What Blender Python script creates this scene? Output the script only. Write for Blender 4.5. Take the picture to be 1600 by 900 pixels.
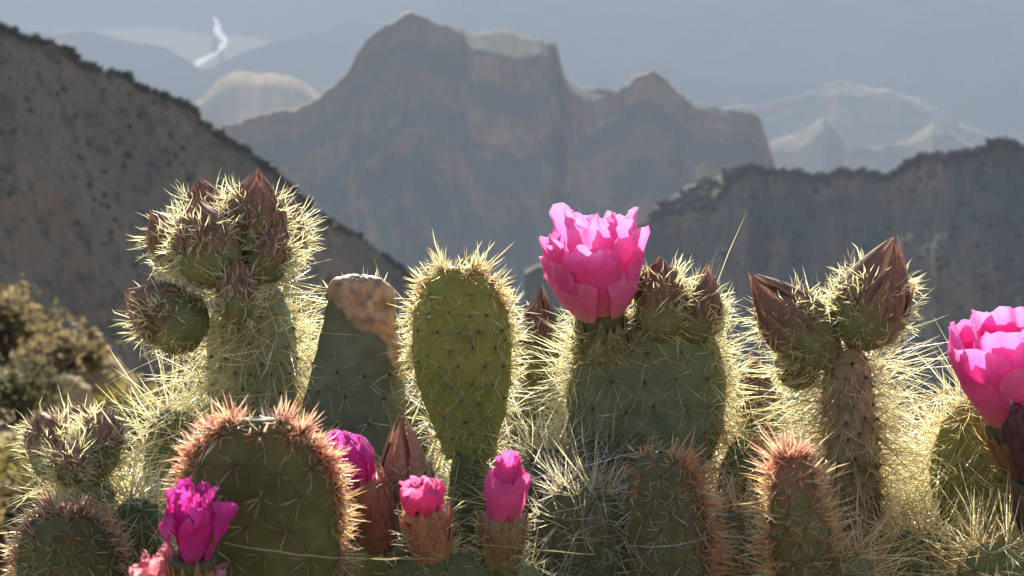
import bpy, math, random
import numpy as np
from mathutils import Vector

for o in list(bpy.data.objects):
    bpy.data.objects.remove(o, do_unlink=True)
scene = bpy.context.scene
COL = scene.collection
rnd = random.Random(7)
rng = np.random.default_rng(11)

# ------------------------------------------------------------------ camera
F = 2462.0                      # focal length in photo pixels (1600 wide)
PITCH = math.radians(-16.0)
CAM = np.array([0.0, 0.0, 0.47])
FWD = np.array([0.0, math.cos(PITCH), math.sin(PITCH)])
RIGHT = np.array([1.0, 0.0, 0.0])
UP = np.array([0.0, -math.sin(PITCH), math.cos(PITCH)])
cd = bpy.data.cameras.new('camera')
cam = bpy.data.objects.new('camera', cd)
COL.objects.link(cam)
cam.location = CAM
cam.rotation_euler = (math.radians(90) + PITCH, 0, 0)
cd.sensor_width = 36
cd.lens = 36 * F / 1600
cd.clip_start = 0.02
cd.clip_end = 120000
cd.dof.use_dof = True
cd.dof.focus_distance = 0.87
cd.dof.aperture_fstop = 19.0
scene.camera = cam

# ------------------------------------------------------------------ sky, sun, exposure
SUN_AZ, SUN_EL = math.radians(-3), math.radians(27)
world = bpy.data.worlds.new('World')
scene.world = world
world.use_nodes = True
nt = world.node_tree
nt.nodes.clear()
sky = nt.nodes.new('ShaderNodeTexSky')
sky.sky_type = 'NISHITA'
sky.sun_disc = False
sky.sun_elevation = SUN_EL
sky.sun_rotation = SUN_AZ
sky.altitude = 1500
sky.dust_density = 1.5
bg = nt.nodes.new('ShaderNodeBackground')
bg.inputs['Strength'].default_value = 0.10
wo = nt.nodes.new('ShaderNodeOutputWorld')
nt.links.new(sky.outputs[0], bg.inputs[0])
nt.links.new(bg.outputs[0], wo.inputs[0])
sd = bpy.data.lights.new('sun', 'SUN')
sd.energy = 4.6
sd.angle = math.radians(0.5)
sd.color = (1.0, 0.93, 0.80)
sun = bpy.data.objects.new('sun', sd)
COL.objects.link(sun)
SUN = np.array([math.sin(SUN_AZ) * math.cos(SUN_EL), math.cos(SUN_AZ) * math.cos(SUN_EL), math.sin(SUN_EL)])
sun.rotation_euler = Vector(-SUN).to_track_quat('-Z', 'Y').to_euler()
sun.location = (2, 4, 4)
vs = scene.view_settings
vs.view_transform = 'Standard'
vs.look = 'None'
vs.gamma = 1
vs.exposure = 1.62
vs.use_curve_mapping = False
scene.render.engine = 'CYCLES'
cy = scene.cycles
cy.max_bounces = 8
cy.diffuse_bounces = 4
cy.transmission_bounces = 8
cy.transparent_max_bounces = 8
cy.volume_bounces = 0
cy.use_denoising = True
cy.denoiser = 'OPENIMAGEDENOISE'
cy.sample_clamp_indirect = 6

# ------------------------------------------------------------------ helpers
def P(px, py, d):
    """photo pixel + distance along the view axis -> world point"""
    return CAM + d * (FWD + RIGHT * ((px - 800) / F) + UP * ((450 - py) / F))

def norm(v):
    v = np.asarray(v, float)
    return v / (np.linalg.norm(v, axis=-1, keepdims=True) + 1e-12)

def _h(ix, iy, iz):
    h = (ix.astype(np.uint32) * np.uint32(374761393) + iy.astype(np.uint32) * np.uint32(668265263)
         + iz.astype(np.uint32) * np.uint32(2246822519))
    h = (h ^ (h >> np.uint32(13))) * np.uint32(1274126177)
    h = h ^ (h >> np.uint32(16))
    return h.astype(np.float64) / 4294967295.0

def vnoise(p):
    p = np.asarray(p, float)
    i = np.floor(p).astype(np.int64)
    f = p - i
    u = f * f * (3 - 2 * f)
    r = 0
    for dx in (0, 1):
        wx = u[..., 0] if dx else 1 - u[..., 0]
        for dy in (0, 1):
            wy = u[..., 1] if dy else 1 - u[..., 1]
            for dz in (0, 1):
                wz = u[..., 2] if dz else 1 - u[..., 2]
                r = r + wx * wy * wz * _h(i[..., 0] + dx, i[..., 1] + dy, i[..., 2] + dz)
    return r * 2 - 1

def fbm(p, octv=4, gain=0.5):
    p = np.asarray(p, float)
    a, s, t = 1.0, 0.0, 0.0
    for k in range(octv):
        s = s + a * vnoise(p * (2 ** k) + 17.3 * k)
        t += a
        a *= gain
    return s / t

def mk(name, verts, faces, mat, parent=None, cols=None, smooth=True, origin=None):
    """one mesh object; verts in world space; faces an (n,3) or (n,4) array"""
    v = np.asarray(verts, np.float64)
    if parent is not None:
        v = v - np.array(parent['o_'])
    elif origin is not None:
        v = v - np.asarray(origin)
    me = bpy.data.meshes.new(name)
    faces = np.asarray(faces, np.int32)
    k = faces.shape[1]
    me.vertices.add(len(v))
    me.vertices.foreach_set('co', v.astype(np.float32).ravel())
    me.loops.add(faces.size)
    me.loops.foreach_set('vertex_index', faces.ravel())
    me.polygons.add(len(faces))
    me.polygons.foreach_set('loop_start', np.arange(0, faces.size, k, dtype=np.int32))
    if smooth:
        me.polygons.foreach_set('use_smooth', np.ones(len(faces), bool))
    me.update(calc_edges=True)
    if cols is not None:
        at = me.color_attributes.new('Col', 'FLOAT_COLOR', 'POINT')
        c = np.ones((len(v), 4), np.float32)
        c[:, :3] = cols
        at.data.foreach_set('color', c.ravel())
    me.materials.append(mat)
    ob = bpy.data.objects.new(name, me)
    COL.objects.link(ob)
    if parent is not None:
        ob.parent = parent
        ob['o_'] = list(parent['o_'])
    elif origin is not None:
        ob.location = origin
    return ob

def thing(name, label, cat, loc, group=None):
    e = bpy.data.objects.new(name, None)
    COL.objects.link(e)
    e.location = loc
    e.empty_display_size = 0.02
    e['o_'] = [float(x) for x in loc]
    e['label'] = label
    e['category'] = cat
    if group:
        e['group'] = group
    return e

def tag(o, label=None, cat=None, group=None, kind=None):
    if label: o['label'] = label
    if cat: o['category'] = cat
    if group: o['group'] = group
    if kind: o['kind'] = kind
    return o

def grid_faces(nu, nv, wrap=False):
    """nu rows by nv columns"""
    f = []
    r = np.arange(nu - 1)[:, None]
    c = np.arange(nv if wrap else nv - 1)[None, :]
    a = r * nv + c
    b = r * nv + (c + 1) % nv
    return np.stack([a, b, b + nv, a + nv], -1).reshape(-1, 4)

# ------------------------------------------------------------------ materials
def newmat(name):
    m = bpy.data.materials.new(name)
    m.use_nodes = True
    m.node_tree.nodes.clear()
    return m, m.node_tree.nodes, m.node_tree.links

def mixrgb(N, L, fac, a, b, mode='MIX'):
    n = N.new('ShaderNodeMix')
    n.data_type = 'RGBA'
    n.blend_type = mode
    for idx, val in ((0, fac), (6, a), (7, b)):
        if hasattr(val, 'is_linked') or hasattr(val, 'links'):
            L.new(val, n.inputs[idx])
        else:
            n.inputs[idx].default_value = val if idx == 0 else (*val, 1)
    return n.outputs[2]

def noise_node(N, L, scale, detail=4, rough=0.6, vec=None):
    n = N.new('ShaderNodeTexNoise')
    n.inputs['Scale'].default_value = scale
    n.inputs['Detail'].default_value = detail
    n.inputs['Roughness'].default_value = rough
    if vec is not None:
        L.new(vec, n.inputs['Vector'])
    return n.outputs['Fac']

def ramp(N, L, fac, stops):
    r = N.new('ShaderNodeValToRGB')
    el = r.color_ramp.elements
    while len(el) < len(stops):
        el.new(0.5)
    for e, (p, c) in zip(el, stops):
        e.position = p
        e.color = (*c, 1) if len(c) == 3 else c
    L.new(fac, r.inputs[0])
    return r.outputs[0]

def flesh_mat():
    m, N, L = newmat('cactus_flesh')
    at = N.new('ShaderNodeAttribute'); at.attribute_name = 'Col'
    geo = N.new('ShaderNodeNewGeometry')
    n1 = noise_node(N, L, 90, 5, 0.6, geo.outputs['Position'])
    n2 = noise_node(N, L, 900, 3, 0.7, geo.outputs['Position'])
    v1 = ramp(N, L, n1, [(0.3, (0.72, 0.78, 0.70)), (0.7, (1.25, 1.15, 1.2))])
    c = mixrgb(N, L, 1.0, at.outputs['Color'], v1, 'MULTIPLY')
    sp = ramp(N, L, n2, [(0.62, (0, 0, 0)), (0.75, (1, 1, 1))])
    c2 = mixrgb(N, L, sp, c, (0.20, 0.21, 0.13))
    n4 = noise_node(N, L, 170, 6, 0.75, geo.outputs['Position'])
    scar = ramp(N, L, n4, [(0.655, (0, 0, 0)), (0.69, (0.75, 0.75, 0.75))])
    c2 = mixrgb(N, L, scar, c2, (0.30, 0.21, 0.12))
    b = N.new('ShaderNodeBsdfPrincipled')
    L.new(c2, b.inputs['Base Color'])
    b.inputs['Roughness'].default_value = 0.58
    b.inputs['Specular IOR Level'].default_value = 0.3
    bp = N.new('ShaderNodeBump'); bp.inputs['Strength'].default_value = 0.35; bp.inputs['Distance'].default_value = 0.0006
    L.new(n2, bp.inputs['Height']); L.new(bp.outputs[0], b.inputs['Normal'])
    o = N.new('ShaderNodeOutputMaterial'); L.new(b.outputs[0], o.inputs[0])
    return m

def thin_mat(name, trans, rough, gloss, nscale=0, nlo=0.8, nhi=1.15, backgain=(1, 1, 1)):
    """thin matter that lets light through: spines, petals, scales, leaves; colour from the vertices"""
    m, N, L = newmat(name)
    at = N.new('ShaderNodeAttribute'); at.attribute_name = 'Col'
    c = at.outputs['Color']
    if nscale:
        geo = N.new('ShaderNodeNewGeometry')
        n1 = noise_node(N, L, nscale, 4, 0.6, geo.outputs['Position'])
        c = mixrgb(N, L, 1.0, c, ramp(N, L, n1, [(0.3, (nlo,) * 3), (0.7, (nhi,) * 3)]), 'MULTIPLY')
    d = N.new('ShaderNodeBsdfDiffuse'); L.new(c, d.inputs[0])
    t = N.new('ShaderNodeBsdfTranslucent')
    L.new(mixrgb(N, L, 1.0, c, backgain, 'MULTIPLY'), t.inputs[0])
    mx = N.new('ShaderNodeMixShader'); mx.inputs[0].default_value = trans
    L.new(d.outputs[0], mx.inputs[1]); L.new(t.outputs[0], mx.inputs[2])
    g = N.new('ShaderNodeBsdfGlossy'); g.inputs['Roughness'].default_value = rough
    fr = N.new('ShaderNodeFresnel'); fr.inputs[0].default_value = 1.4
    mu = N.new('ShaderNodeMath'); mu.operation = 'MULTIPLY'; mu.inputs[1].default_value = gloss
    L.new(fr.outputs[0], mu.inputs[0])
    m2 = N.new('ShaderNodeMixShader'); L.new(mu.outputs[0], m2.inputs[0])
    L.new(mx.outputs[0], m2.inputs[1]); L.new(g.outputs[0], m2.inputs[2])
    o = N.new('ShaderNodeOutputMaterial'); L.new(m2.outputs[0], o.inputs[0])
    return m

FLESH = flesh_mat()
SPINE = thin_mat('spine', 0.68, 0.4, 0.35)
PETAL = thin_mat('petal', 0.62, 0.5, 0.35, 400, 0.88, 1.1)
SCALE = thin_mat('bud_scale', 0.28, 0.5, 0.4, 500, 0.7, 1.25)
LEAF = thin_mat('leaf', 0.55, 0.6, 0.04, 3, 0.8, 1.2)

def rock_mat(name, stops, band, nscale, veg=None, vegscale=0.1, vegthr=0.55, rough=0.95, bump=0.0, talus=None, streak=0.0):
    """layered rock: bands by height, warped by noise, with plant-covered patches"""
    m, N, L = newmat(name)
    geo = N.new('ShaderNodeNewGeometry')
    pos = geo.outputs['Position']
    sep = N.new('ShaderNodeSeparateXYZ'); L.new(pos, sep.inputs[0])
    n1 = noise_node(N, L, nscale, 6, 0.62, pos)
    cmb = N.new('ShaderNodeMath'); cmb.operation = 'MULTIPLY_ADD'
    L.new(sep.outputs[2], cmb.inputs[0]); cmb.inputs[1].default_value = 1.0 / band
    mu = N.new('ShaderNodeMath'); mu.operation = 'MULTIPLY'; mu.inputs[1].default_value = 1.4
    L.new(n1, mu.inputs[0]); L.new(mu.outputs[0], cmb.inputs[2])
    nz = N.new('ShaderNodeTexNoise'); nz.noise_dimensions = '1D'
    nz.inputs['Scale'].default_value = 1.0; nz.inputs['Detail'].default_value = 5
    L.new(cmb.outputs[0], nz.inputs['W'])
    mean = tuple(sum(q[1][i] for q in stops) / len(stops) for i in range(3))
    c = mixrgb(N, L, 0.6, ramp(N, L, nz.outputs['Fac'], stops), mean)
    nb_ = noise_node(N, L, nscale * 0.45, 5, 0.6, pos)
    c = mixrgb(N, L, 1.0, c, ramp(N, L, nb_, [(0.3, (0.7, 0.72, 0.78)), (0.7, (1.35, 1.22, 1.08))]), 'MULTIPLY')
    n3 = noise_node(N, L, nscale * 9, 5, 0.7, pos)
    c = mixrgb(N, L, 1.0, c, ramp(N, L, n3, [(0.25, (0.65,) * 3), (0.75, (1.3,) * 3)]), 'MULTIPLY')
    if veg:
        n2 = noise_node(N, L, vegscale, 6, 0.7, pos)
        c = mixrgb(N, L, ramp(N, L, n2, [(vegthr - 0.06, (0, 0, 0)), (vegthr + 0.06, (1, 1, 1))]), c, veg)
    if streak:                                          # vertical weathering streaks on the cliffs
        mp = N.new('ShaderNodeMapping'); mp.inputs['Scale'].default_value = (1, 1, 0.12)
        L.new(pos, mp.inputs['Vector'])
        ns_ = noise_node(N, L, streak, 5, 0.65, mp.outputs[0])
        c = mixrgb(N, L, 1.0, c, ramp(N, L, ns_, [(0.32, (0.68, 0.66, 0.64)), (0.68, (1.35, 1.28, 1.2))]), 'MULTIPLY')
    if talus:                                           # scree and scrub lie on the gentler slopes
        sn = N.new('ShaderNodeSeparateXYZ'); L.new(geo.outputs['Normal'], sn.inputs[0])
        ad = N.new('ShaderNodeMath'); ad.operation = 'MULTIPLY_ADD'; ad.inputs[1].default_value = 0.35
        L.new(n3, ad.inputs[0]); L.new(sn.outputs[2], ad.inputs[2])
        c = mixrgb(N, L, ramp(N, L, ad.outputs[0], [(0.66, (0, 0, 0)), (0.82, (1, 1, 1))]), c, talus)
    b = N.new('ShaderNodeBsdfPrincipled')
    L.new(c, b.inputs['Base Color'])
    b.inputs['Roughness'].default_value = rough
    b.inputs['Specular IOR Level'].default_value = 0.1
    if bump:
        bp = N.new('ShaderNodeBump'); bp.inputs['Strength'].default_value = 0.7; bp.inputs['Distance'].default_value = bump
        L.new(n3, bp.inputs['Height']); L.new(bp.outputs[0], b.inputs['Normal'])
    o = N.new('ShaderNodeOutputMaterial'); L.new(b.outputs[0], o.inputs[0])
    return m

TAN = [(0.25, (0.09, 0.065, 0.045)), (0.42, (0.17, 0.125, 0.085)), (0.55, (0.12, 0.08, 0.055)), (0.7, (0.22, 0.17, 0.11))]
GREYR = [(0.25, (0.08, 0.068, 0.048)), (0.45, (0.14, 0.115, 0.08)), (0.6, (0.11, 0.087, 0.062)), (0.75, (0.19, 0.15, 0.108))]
PALE = [(0.3, (0.17, 0.13, 0.085)), (0.5, (0.30, 0.235, 0.15)), (0.65, (0.22, 0.17, 0.11)), (0.8, (0.36, 0.29, 0.19))]
M_MESA = rock_mat('mesa_rock', [(0.25, (0.13, 0.085, 0.055)), (0.42, (0.24, 0.165, 0.10)), (0.55, (0.17, 0.105, 0.065)), (0.7, (0.30, 0.22, 0.135))], 40, 0.012, (0.09, 0.09, 0.05), 0.03, 0.62, talus=(0.095, 0.088, 0.06), streak=0.035)
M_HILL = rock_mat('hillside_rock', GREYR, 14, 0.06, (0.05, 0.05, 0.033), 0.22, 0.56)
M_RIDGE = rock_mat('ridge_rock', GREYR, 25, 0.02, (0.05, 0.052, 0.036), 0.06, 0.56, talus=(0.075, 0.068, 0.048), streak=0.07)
M_PALE = rock_mat('pale_rock', PALE, 40, 0.008, (0.12, 0.12, 0.08), 0.01, 0.62)
M_FAR = rock_mat('far_rock', TAN, 120, 0.003, (0.10, 0.11, 0.07), 0.006, 0.60)
M_GROUND = rock_mat('ground_soil', PALE, 3, 0.8, (0.15, 0.14, 0.08), 0.4, 0.60, bump=0.02)
M_BOULDER = rock_mat('boulder_rock', PALE, 0.6, 2.0, (0.20, 0.17, 0.13), 4.0, 0.6, bump=0.03)

# ------------------------------------------------------------------ ground, one sheet to the horizon
def ground_z(x, y):
    r = np.hypot(x, y)
    back = 0.32 * np.clip(-y - 0.4, 0, 4000)                        # unseen slope behind the viewer, steepened to bounce warm light onto the pads
    edge = 1.02 - 0.17 * np.clip((-x - 0.14) / 0.08, 0, 1)
    f = np.clip(y - edge, 0, None)
    drop = 0.95 * f * np.clip(f / 0.25, 0, 1)
    drop = np.minimum(drop, 0.95 * 700) + 0.30 * np.clip(f - 700, 0, 2400)
    # the shoulder with rocks and shrubs on the left, some metres off
    wl = np.clip((-x - 0.232 * y) / 0.6, 0, 1)
    wl = wl * wl * (3 - 2 * wl) * np.clip((26 - y) / 8, 0, 1) * np.clip((y - 2.2) / 3, 0, 1)
    sh = 0.31 * f + 0.35
    z = np.where(y > 0, -drop * (1 - wl) - np.minimum(sh, drop) * wl, np.minimum(back, 200))
    amp = np.clip(r * 0.02, 0.003, 14)
    n = fbm(np.stack([x / np.clip(r * 0.35, .05, 1e9) + 3, y / np.clip(r * 0.35, .05, 1e9), np.log(r + .1) * 2], -1), 4)
    return z + n * amp

NR, NA = 230, 200
rr = np.concatenate([[0.05], np.geomspace(0.15, 60000, NR - 1)])
aa = np.linspace(-math.pi, math.pi, NA, endpoint=False)
R_, A_ = np.meshgrid(rr, aa, indexing='ij')
gx, gy = R_ * np.sin(A_), R_ * np.cos(A_)
gv = np.stack([gx, gy, ground_z(gx, gy)], -1).reshape(-1, 3)
g = mk('ground', gv, grid_faces(NR, NA, True), M_GROUND)
tag(g, kind='structure')

# ------------------------------------------------------------------ mountains
def mountain(name, crest, prof, mat, nu=260, nv=70, jag=2.0, amp=6.0, gully=0.35, gfreq=9.0, back=1.0, backdeep=500, seed=0, benchdrop=0.24):
    """crest: (px, py, distance, bench run in m); prof: (run, drop) steps in metres towards the viewer"""
    c = np.array([(q + (0,))[:4] if len(q) == 3 else q for q in crest], float)
    t = np.linspace(c[0, 0], c[-1, 0], nu)
    py = np.interp(t, c[:, 0], c[:, 1])
    k = np.array([0.25, 0.5, 0.25])
    py[1:-1] = np.convolve(py, k, 'valid')
    py = py + jag * fbm(np.stack([t / 46.0, t * 0 + seed, t * 0], -1), 6, 0.62)
    D = np.interp(t, c[:, 0], c[:, 2])
    bench = np.interp(t, c[:, 0], c[:, 3])
    C = np.stack([P(a, b, d) for a, b, d in zip(t, py, D)])
    hd = norm((C - CAM) * np.array([1, 1, 0]))
    # cumulative profile
    run = np.concatenate([[0], np.cumsum([a for a, b in prof])])
    drp = np.concatenate([[0], np.cumsum([b for a, b in prof])])
    ln = np.concatenate([[0], np.cumsum(np.hypot(np.diff(run), np.diff(drp)))])
    ll = ln[-1] * np.linspace(0, 1, nv) ** 1.35
    rv, dv = np.interp(ll, ln, run), np.interp(ll, ln, drp)
    def gl(j):
        w = fbm(np.stack([t / 300.0, t * 0 + j * 0.05, t * 0 + seed + 40], -1), 3) * 1.6
        return 1 - np.abs(fbm(np.stack([t / (1600.0 / gfreq) + seed * 3.1 + w, t * 0 + seed + j * 0.045, t * 0], -1), 4)) * 2.2
    rows = []
    nb = 6
    for j in range(nb):      # back side
        q = (nb - j) / nb
        rows.append(C + hd * (backdeep / back * q) - np.array([0, 0, 1]) * (backdeep * q))
    nbe = 6
    for j in range(nbe):     # gently sloping top
        q = j / nbe
        rows.append(C - hd * (bench * q)[:, None] - np.array([0, 0, 1]) * (bench * q * benchdrop)[:, None])
    for j in range(nv):
        s = rv[j] * (1 + gully * gl(j))
        rows.append(C - hd * (bench + s)[:, None] - np.array([0, 0, 1]) * (bench * benchdrop + dv[j])[:, None])
    V = np.stack(rows)
    sc = amp * 6.0
    fade = np.concatenate([np.full(nb, .4), np.full(nbe, .7), np.clip(np.linspace(0.3, 4, nv), 0, 1)])[:, None, None]
    dn = np.stack([fbm(V / sc + 5 * i + seed, 5) for i in range(3)], -1)
    rg = 1 - 2 * np.abs(fbm(V * np.array([1, 1, 0.45]) / (sc * 1.7) + 31 + seed, 5, 0.55))
    V = V + dn * np.array([1, 1, 0.6]) * amp * fade - (hd[None] * (rg * amp * 2.6)[..., None]) * fade
    n = V.shape[0]
    o = mk(name, V.reshape(-1, 3), grid_faces(n, nu), mat)
    tag(o, kind='structure')
    return o, V

# the far canyon wall closes the view; its rim stands above the frame
mountain('canyon_wall', [(-900, -190, 13300), (300, -160, 13300), (430, -165, 12800), (560, -168, 11600), (700, -172, 10400), (900, -178, 9800), (1200, -160, 9500), (1500, -175, 9000), (1900, -185, 8800), (2600, -190, 8800)],
         [(60, 160), (250, 170), (50, 130), (300, 200), (60, 150), (350, 260), (400, 220)], M_FAR, 420, 110, 8, 95, 0.45, 16, backdeep=600, seed=1)
mountain('distant_ridge', [(250, 150, 8900), (300, 118, 8900), (345, 98, 8900, 30), (385, 76, 9000, 60), (430, 66, 9100, 60), (480, 50, 9200, 30), (540, 34, 9300), (600, 30, 9300), (700, 50, 9200), (850, 90, 9000)],
         [(120, 150), (300, 280), (80, 130), (500, 400)], M_FAR, 180, 60, 10, 70, 0.5, 18, seed=14)
mountain('distant_ridge', [(-200, 60, 9000, 40), (0, 36, 9000, 60), (90, 48, 8800, 60), (140, 44, 8700, 60), (200, 60, 8600, 40), (262, 72, 8500, 30), (300, 100, 8400, 20), (330, 118, 8300, 0), (420, 170, 8200, 0)],
         [(150, 200), (500, 420), (900, 600)], M_FAR, 160, 40, 2, 50, 0.4, 20, seed=2)
mountain('distant_ridge', [(1020, 190, 7000), (1120, 172, 6900, 0), (1190, 158, 6800, 20), (1250, 148, 6700, 50), (1285, 124, 6700, 120), (1310, 116, 6650, 160), (1335, 126, 6600, 150), (1400, 142, 6500, 120), (1450, 156, 6500, 120), (1476, 172, 6450, 180), (1500, 190, 6500, 0), (1560, 215, 6500, 0), (1700, 250, 6500)],
         [(90, 130), (220, 190), (400, 320), (700, 400)], M_PALE, 300, 70, 12, 38, 0.4, 20, seed=3, benchdrop=0.3)
mountain('distant_ridge', [(1150, 235, 5200), (1190, 222, 5200, 60), (1240, 204, 5200, 140), (1288, 184, 5150, 120), (1305, 196, 5150, 0), (1330, 228, 5000, 10), (1380, 222, 5000, 40), (1430, 210, 4950, 60), (1462, 188, 4900, 90), (1485, 205, 4900, 0), (1540, 240, 4900), (1640, 290, 4900)],
         [(60, 110), (180, 160), (300, 260), (600, 400)], M_PALE, 300, 70, 12, 30, 0.4, 22, seed=4, benchdrop=0.3)
mountain('sunlit_mound', [(270, 190, 4300), (308, 154, 4300, 260), (340, 126, 4300, 460), (370, 115, 4300, 520), (430, 112, 4300, 520), (470, 122, 4300, 420), (505, 146, 4300, 260), (560, 190, 4300)],
         [(60, 60), (140, 100), (300, 260), (600, 500)], M_PALE, 240, 80, 12, 30, 0.3, 14, seed=5, benchdrop=0.34)
mesa_prof = [(5, 40), (40, 26), (5, 46), (60, 44), (7, 30), (80, 62), (110, 100), (300, 280), (600, 500)]
mountain('mesa', [(300, 215, 2250), (350, 190, 2250), (420, 176, 2260), (510, 146, 2300), (540, 122, 2320), (556, 92, 2330), (572, 62, 2340), (600, 34, 2345), (628, 16, 2350), (642, 10, 2350), (660, 24, 2350), (690, 40, 2350, 0), (722, 42, 2350, 20), (740, 52, 2350, 70), (800, 54, 2350, 110), (845, 62, 2350, 90), (866, 72, 2350, 20), (876, 100, 2340, 10), (892, 126, 2330, 60), (920, 136, 2330, 70), (965, 139, 2320, 10), (984, 134, 2320), (994, 122, 2320), (1012, 118, 2320), (1036, 124, 2320), (1060, 146, 2310), (1090, 164, 2300, 20), (1130, 166, 2300, 20), (1164, 166, 2300), (1182, 182, 2300), (1196, 216, 2290), (1214, 254, 2280), (1240, 276, 2260), (1320, 310, 2250), (1450, 360, 2250)],
         mesa_prof, M_MESA, 560, 140, 18, 16, 0.35, 20, seed=6, benchdrop=0.3)
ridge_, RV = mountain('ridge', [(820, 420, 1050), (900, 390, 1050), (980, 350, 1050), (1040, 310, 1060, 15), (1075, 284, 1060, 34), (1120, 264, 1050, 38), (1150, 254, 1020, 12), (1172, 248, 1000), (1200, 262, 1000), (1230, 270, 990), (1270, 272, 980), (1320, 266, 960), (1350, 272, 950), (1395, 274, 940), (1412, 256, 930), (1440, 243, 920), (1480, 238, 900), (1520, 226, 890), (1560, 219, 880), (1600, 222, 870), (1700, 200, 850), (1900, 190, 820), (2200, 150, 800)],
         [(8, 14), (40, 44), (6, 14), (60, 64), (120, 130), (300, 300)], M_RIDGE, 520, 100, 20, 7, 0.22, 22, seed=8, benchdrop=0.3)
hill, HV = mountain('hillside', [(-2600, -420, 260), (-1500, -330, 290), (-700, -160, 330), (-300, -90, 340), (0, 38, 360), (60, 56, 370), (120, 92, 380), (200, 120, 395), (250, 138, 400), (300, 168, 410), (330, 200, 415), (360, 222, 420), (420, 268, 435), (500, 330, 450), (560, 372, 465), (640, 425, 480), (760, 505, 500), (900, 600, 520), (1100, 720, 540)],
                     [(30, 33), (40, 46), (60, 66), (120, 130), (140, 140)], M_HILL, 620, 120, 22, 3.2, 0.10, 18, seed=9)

# river in the canyon far below
def river():
    m, N, L = newmat('river_water')
    b = N.new('ShaderNodeBsdfPrincipled')
    b.inputs['Base Color'].default_value = (0.10, 0.16, 0.16, 1)
    b.inputs['Roughness'].default_value = 0.62
    geo = N.new('ShaderNodeNewGeometry')
    bp = N.new('ShaderNodeBump'); bp.inputs['Strength'].default_value = 0.2; bp.inputs['Distance'].default_value = 1
    L.new(noise_node(N, L, 0.03, 4, 0.6, geo.outputs['Position']), bp.inputs['Height'])
    L.new(bp.outputs[0], b.inputs['Normal'])
    o = N.new('ShaderNodeOutputMaterial'); L.new(b.outputs[0], o.inputs[0])
    pts = [(300, 108, 3), (318, 92, 9), (330, 87, 7), (342, 80, 1.5), (347, 72, 6), (352, 64, 4), (344, 54, 7), (338, 46, 6), (341, 38, 4), (335, 28, 3), (328, 14, 0.3)]
    zr = -1290.0
    V = []
    for px, py, w in pts:
        for s in (-1, 1):
            dr = P(px + s * w, py, 1.0) - CAM
            V.append(CAM + dr * ((zr - CAM[2]) / dr[2]))
    o = mk('river', V, [[2 * i, 2 * i + 1, 2 * i + 3, 2 * i + 2] for i in range(len(pts) - 1)], m)
    tag(o, kind='structure')
river()

# bushes scattered over the hillside: too many and too far to tell apart
def hill_bushes(HV, name, label, n_try, size, rowlo, rowhi, col0, crest=0.25):
    tpl_v = norm(rng.normal(size=(14, 3)))
    # small faceted clump made from an octahedron split once
    base = np.array([[1, 0, 0], [-1, 0, 0], [0, 1, 0], [0, -1, 0], [0, 0, 1], [0, 0, -1]], float)
    tri = [[0, 2, 4], [2, 1, 4], [1, 3, 4], [3, 0, 4], [2, 0, 5], [1, 2, 5], [3, 1, 5], [0, 3, 5]]
    v = list(map(tuple, base)); f = []
    for a, b, c in tri:
        m = []
        for p, q in ((a, b), (b, c), (c, a)):
            w = tuple(norm(np.array(v[p]) + np.array(v[q])))
            if w not in v: v.append(w)
            m.append(v.index(w))
        f += [[a, m[0], m[2]], [m[0], b, m[1]], [m[2], m[1], c], m]
    v = np.array(v); f = np.array(f)
    VV, FF, CC = [], [], []
    rows, cols = HV.shape[:2]
    n = 0
    for k in range(n_try):
        i = rng.integers(rowlo, rowhi); j = rng.integers(col0, cols - 1)
        if rng.uniform() < crest:
            i = rng.integers(5, 14)
        elif fbm(HV[i, j][None] / 22.0, 3)[0] < rng.uniform(-0.5, 0.25): continue
        p = HV[i, j] + rng.uniform(0, 1) * (HV[i, j - 1] - HV[i, j])
        s = size * rng.uniform(0.3, 0.9) * np.array([1, 1, 0.8]) * (1.5 if i < 14 else 1)
        w = v * s * (1 + 0.35 * rng.normal(size=(len(v), 1))) + p + np.array([0, 0, 0.2])
        VV.append(w); FF.append(f + n); n += len(v)
        CC.append(np.tile(np.array([0.055, 0.053, 0.033]) * rng.uniform(0.6, 1.6), (len(v), 1)))
    o = mk(name, np.concatenate(VV), np.concatenate(FF), LEAF, cols=np.concatenate(CC), smooth=False)
    tag(o, label, 'bushes', kind='stuff')
hill_bushes(HV, 'hillside_bushes', 'dark bushes dotted over the shaded hillside', 5200, 1.0, 12, HV.shape[0] - 45, 200)
hill_bushes(RV, 'ridge_bushes', 'dark bushes along the shaded ridge', 3800, 2.2, 12, 60, 75, 0.35)

# ------------------------------------------------------------------ shrubs and boulders on the shoulder below
def on_ground(px, py):
    """where the line of sight through a pixel meets the ground sheet"""
    dr = P(px, py, 1.0) - CAM
    d = np.geomspace(1.6, 60, 1500)
    p = CAM + dr * d[:, None]
    hit = np.nonzero(p[:, 2] <= ground_z(p[:, 0], p[:, 1]))[0]
    return p[hit[0]].copy() if len(hit) else CAM + dr * 12

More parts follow.
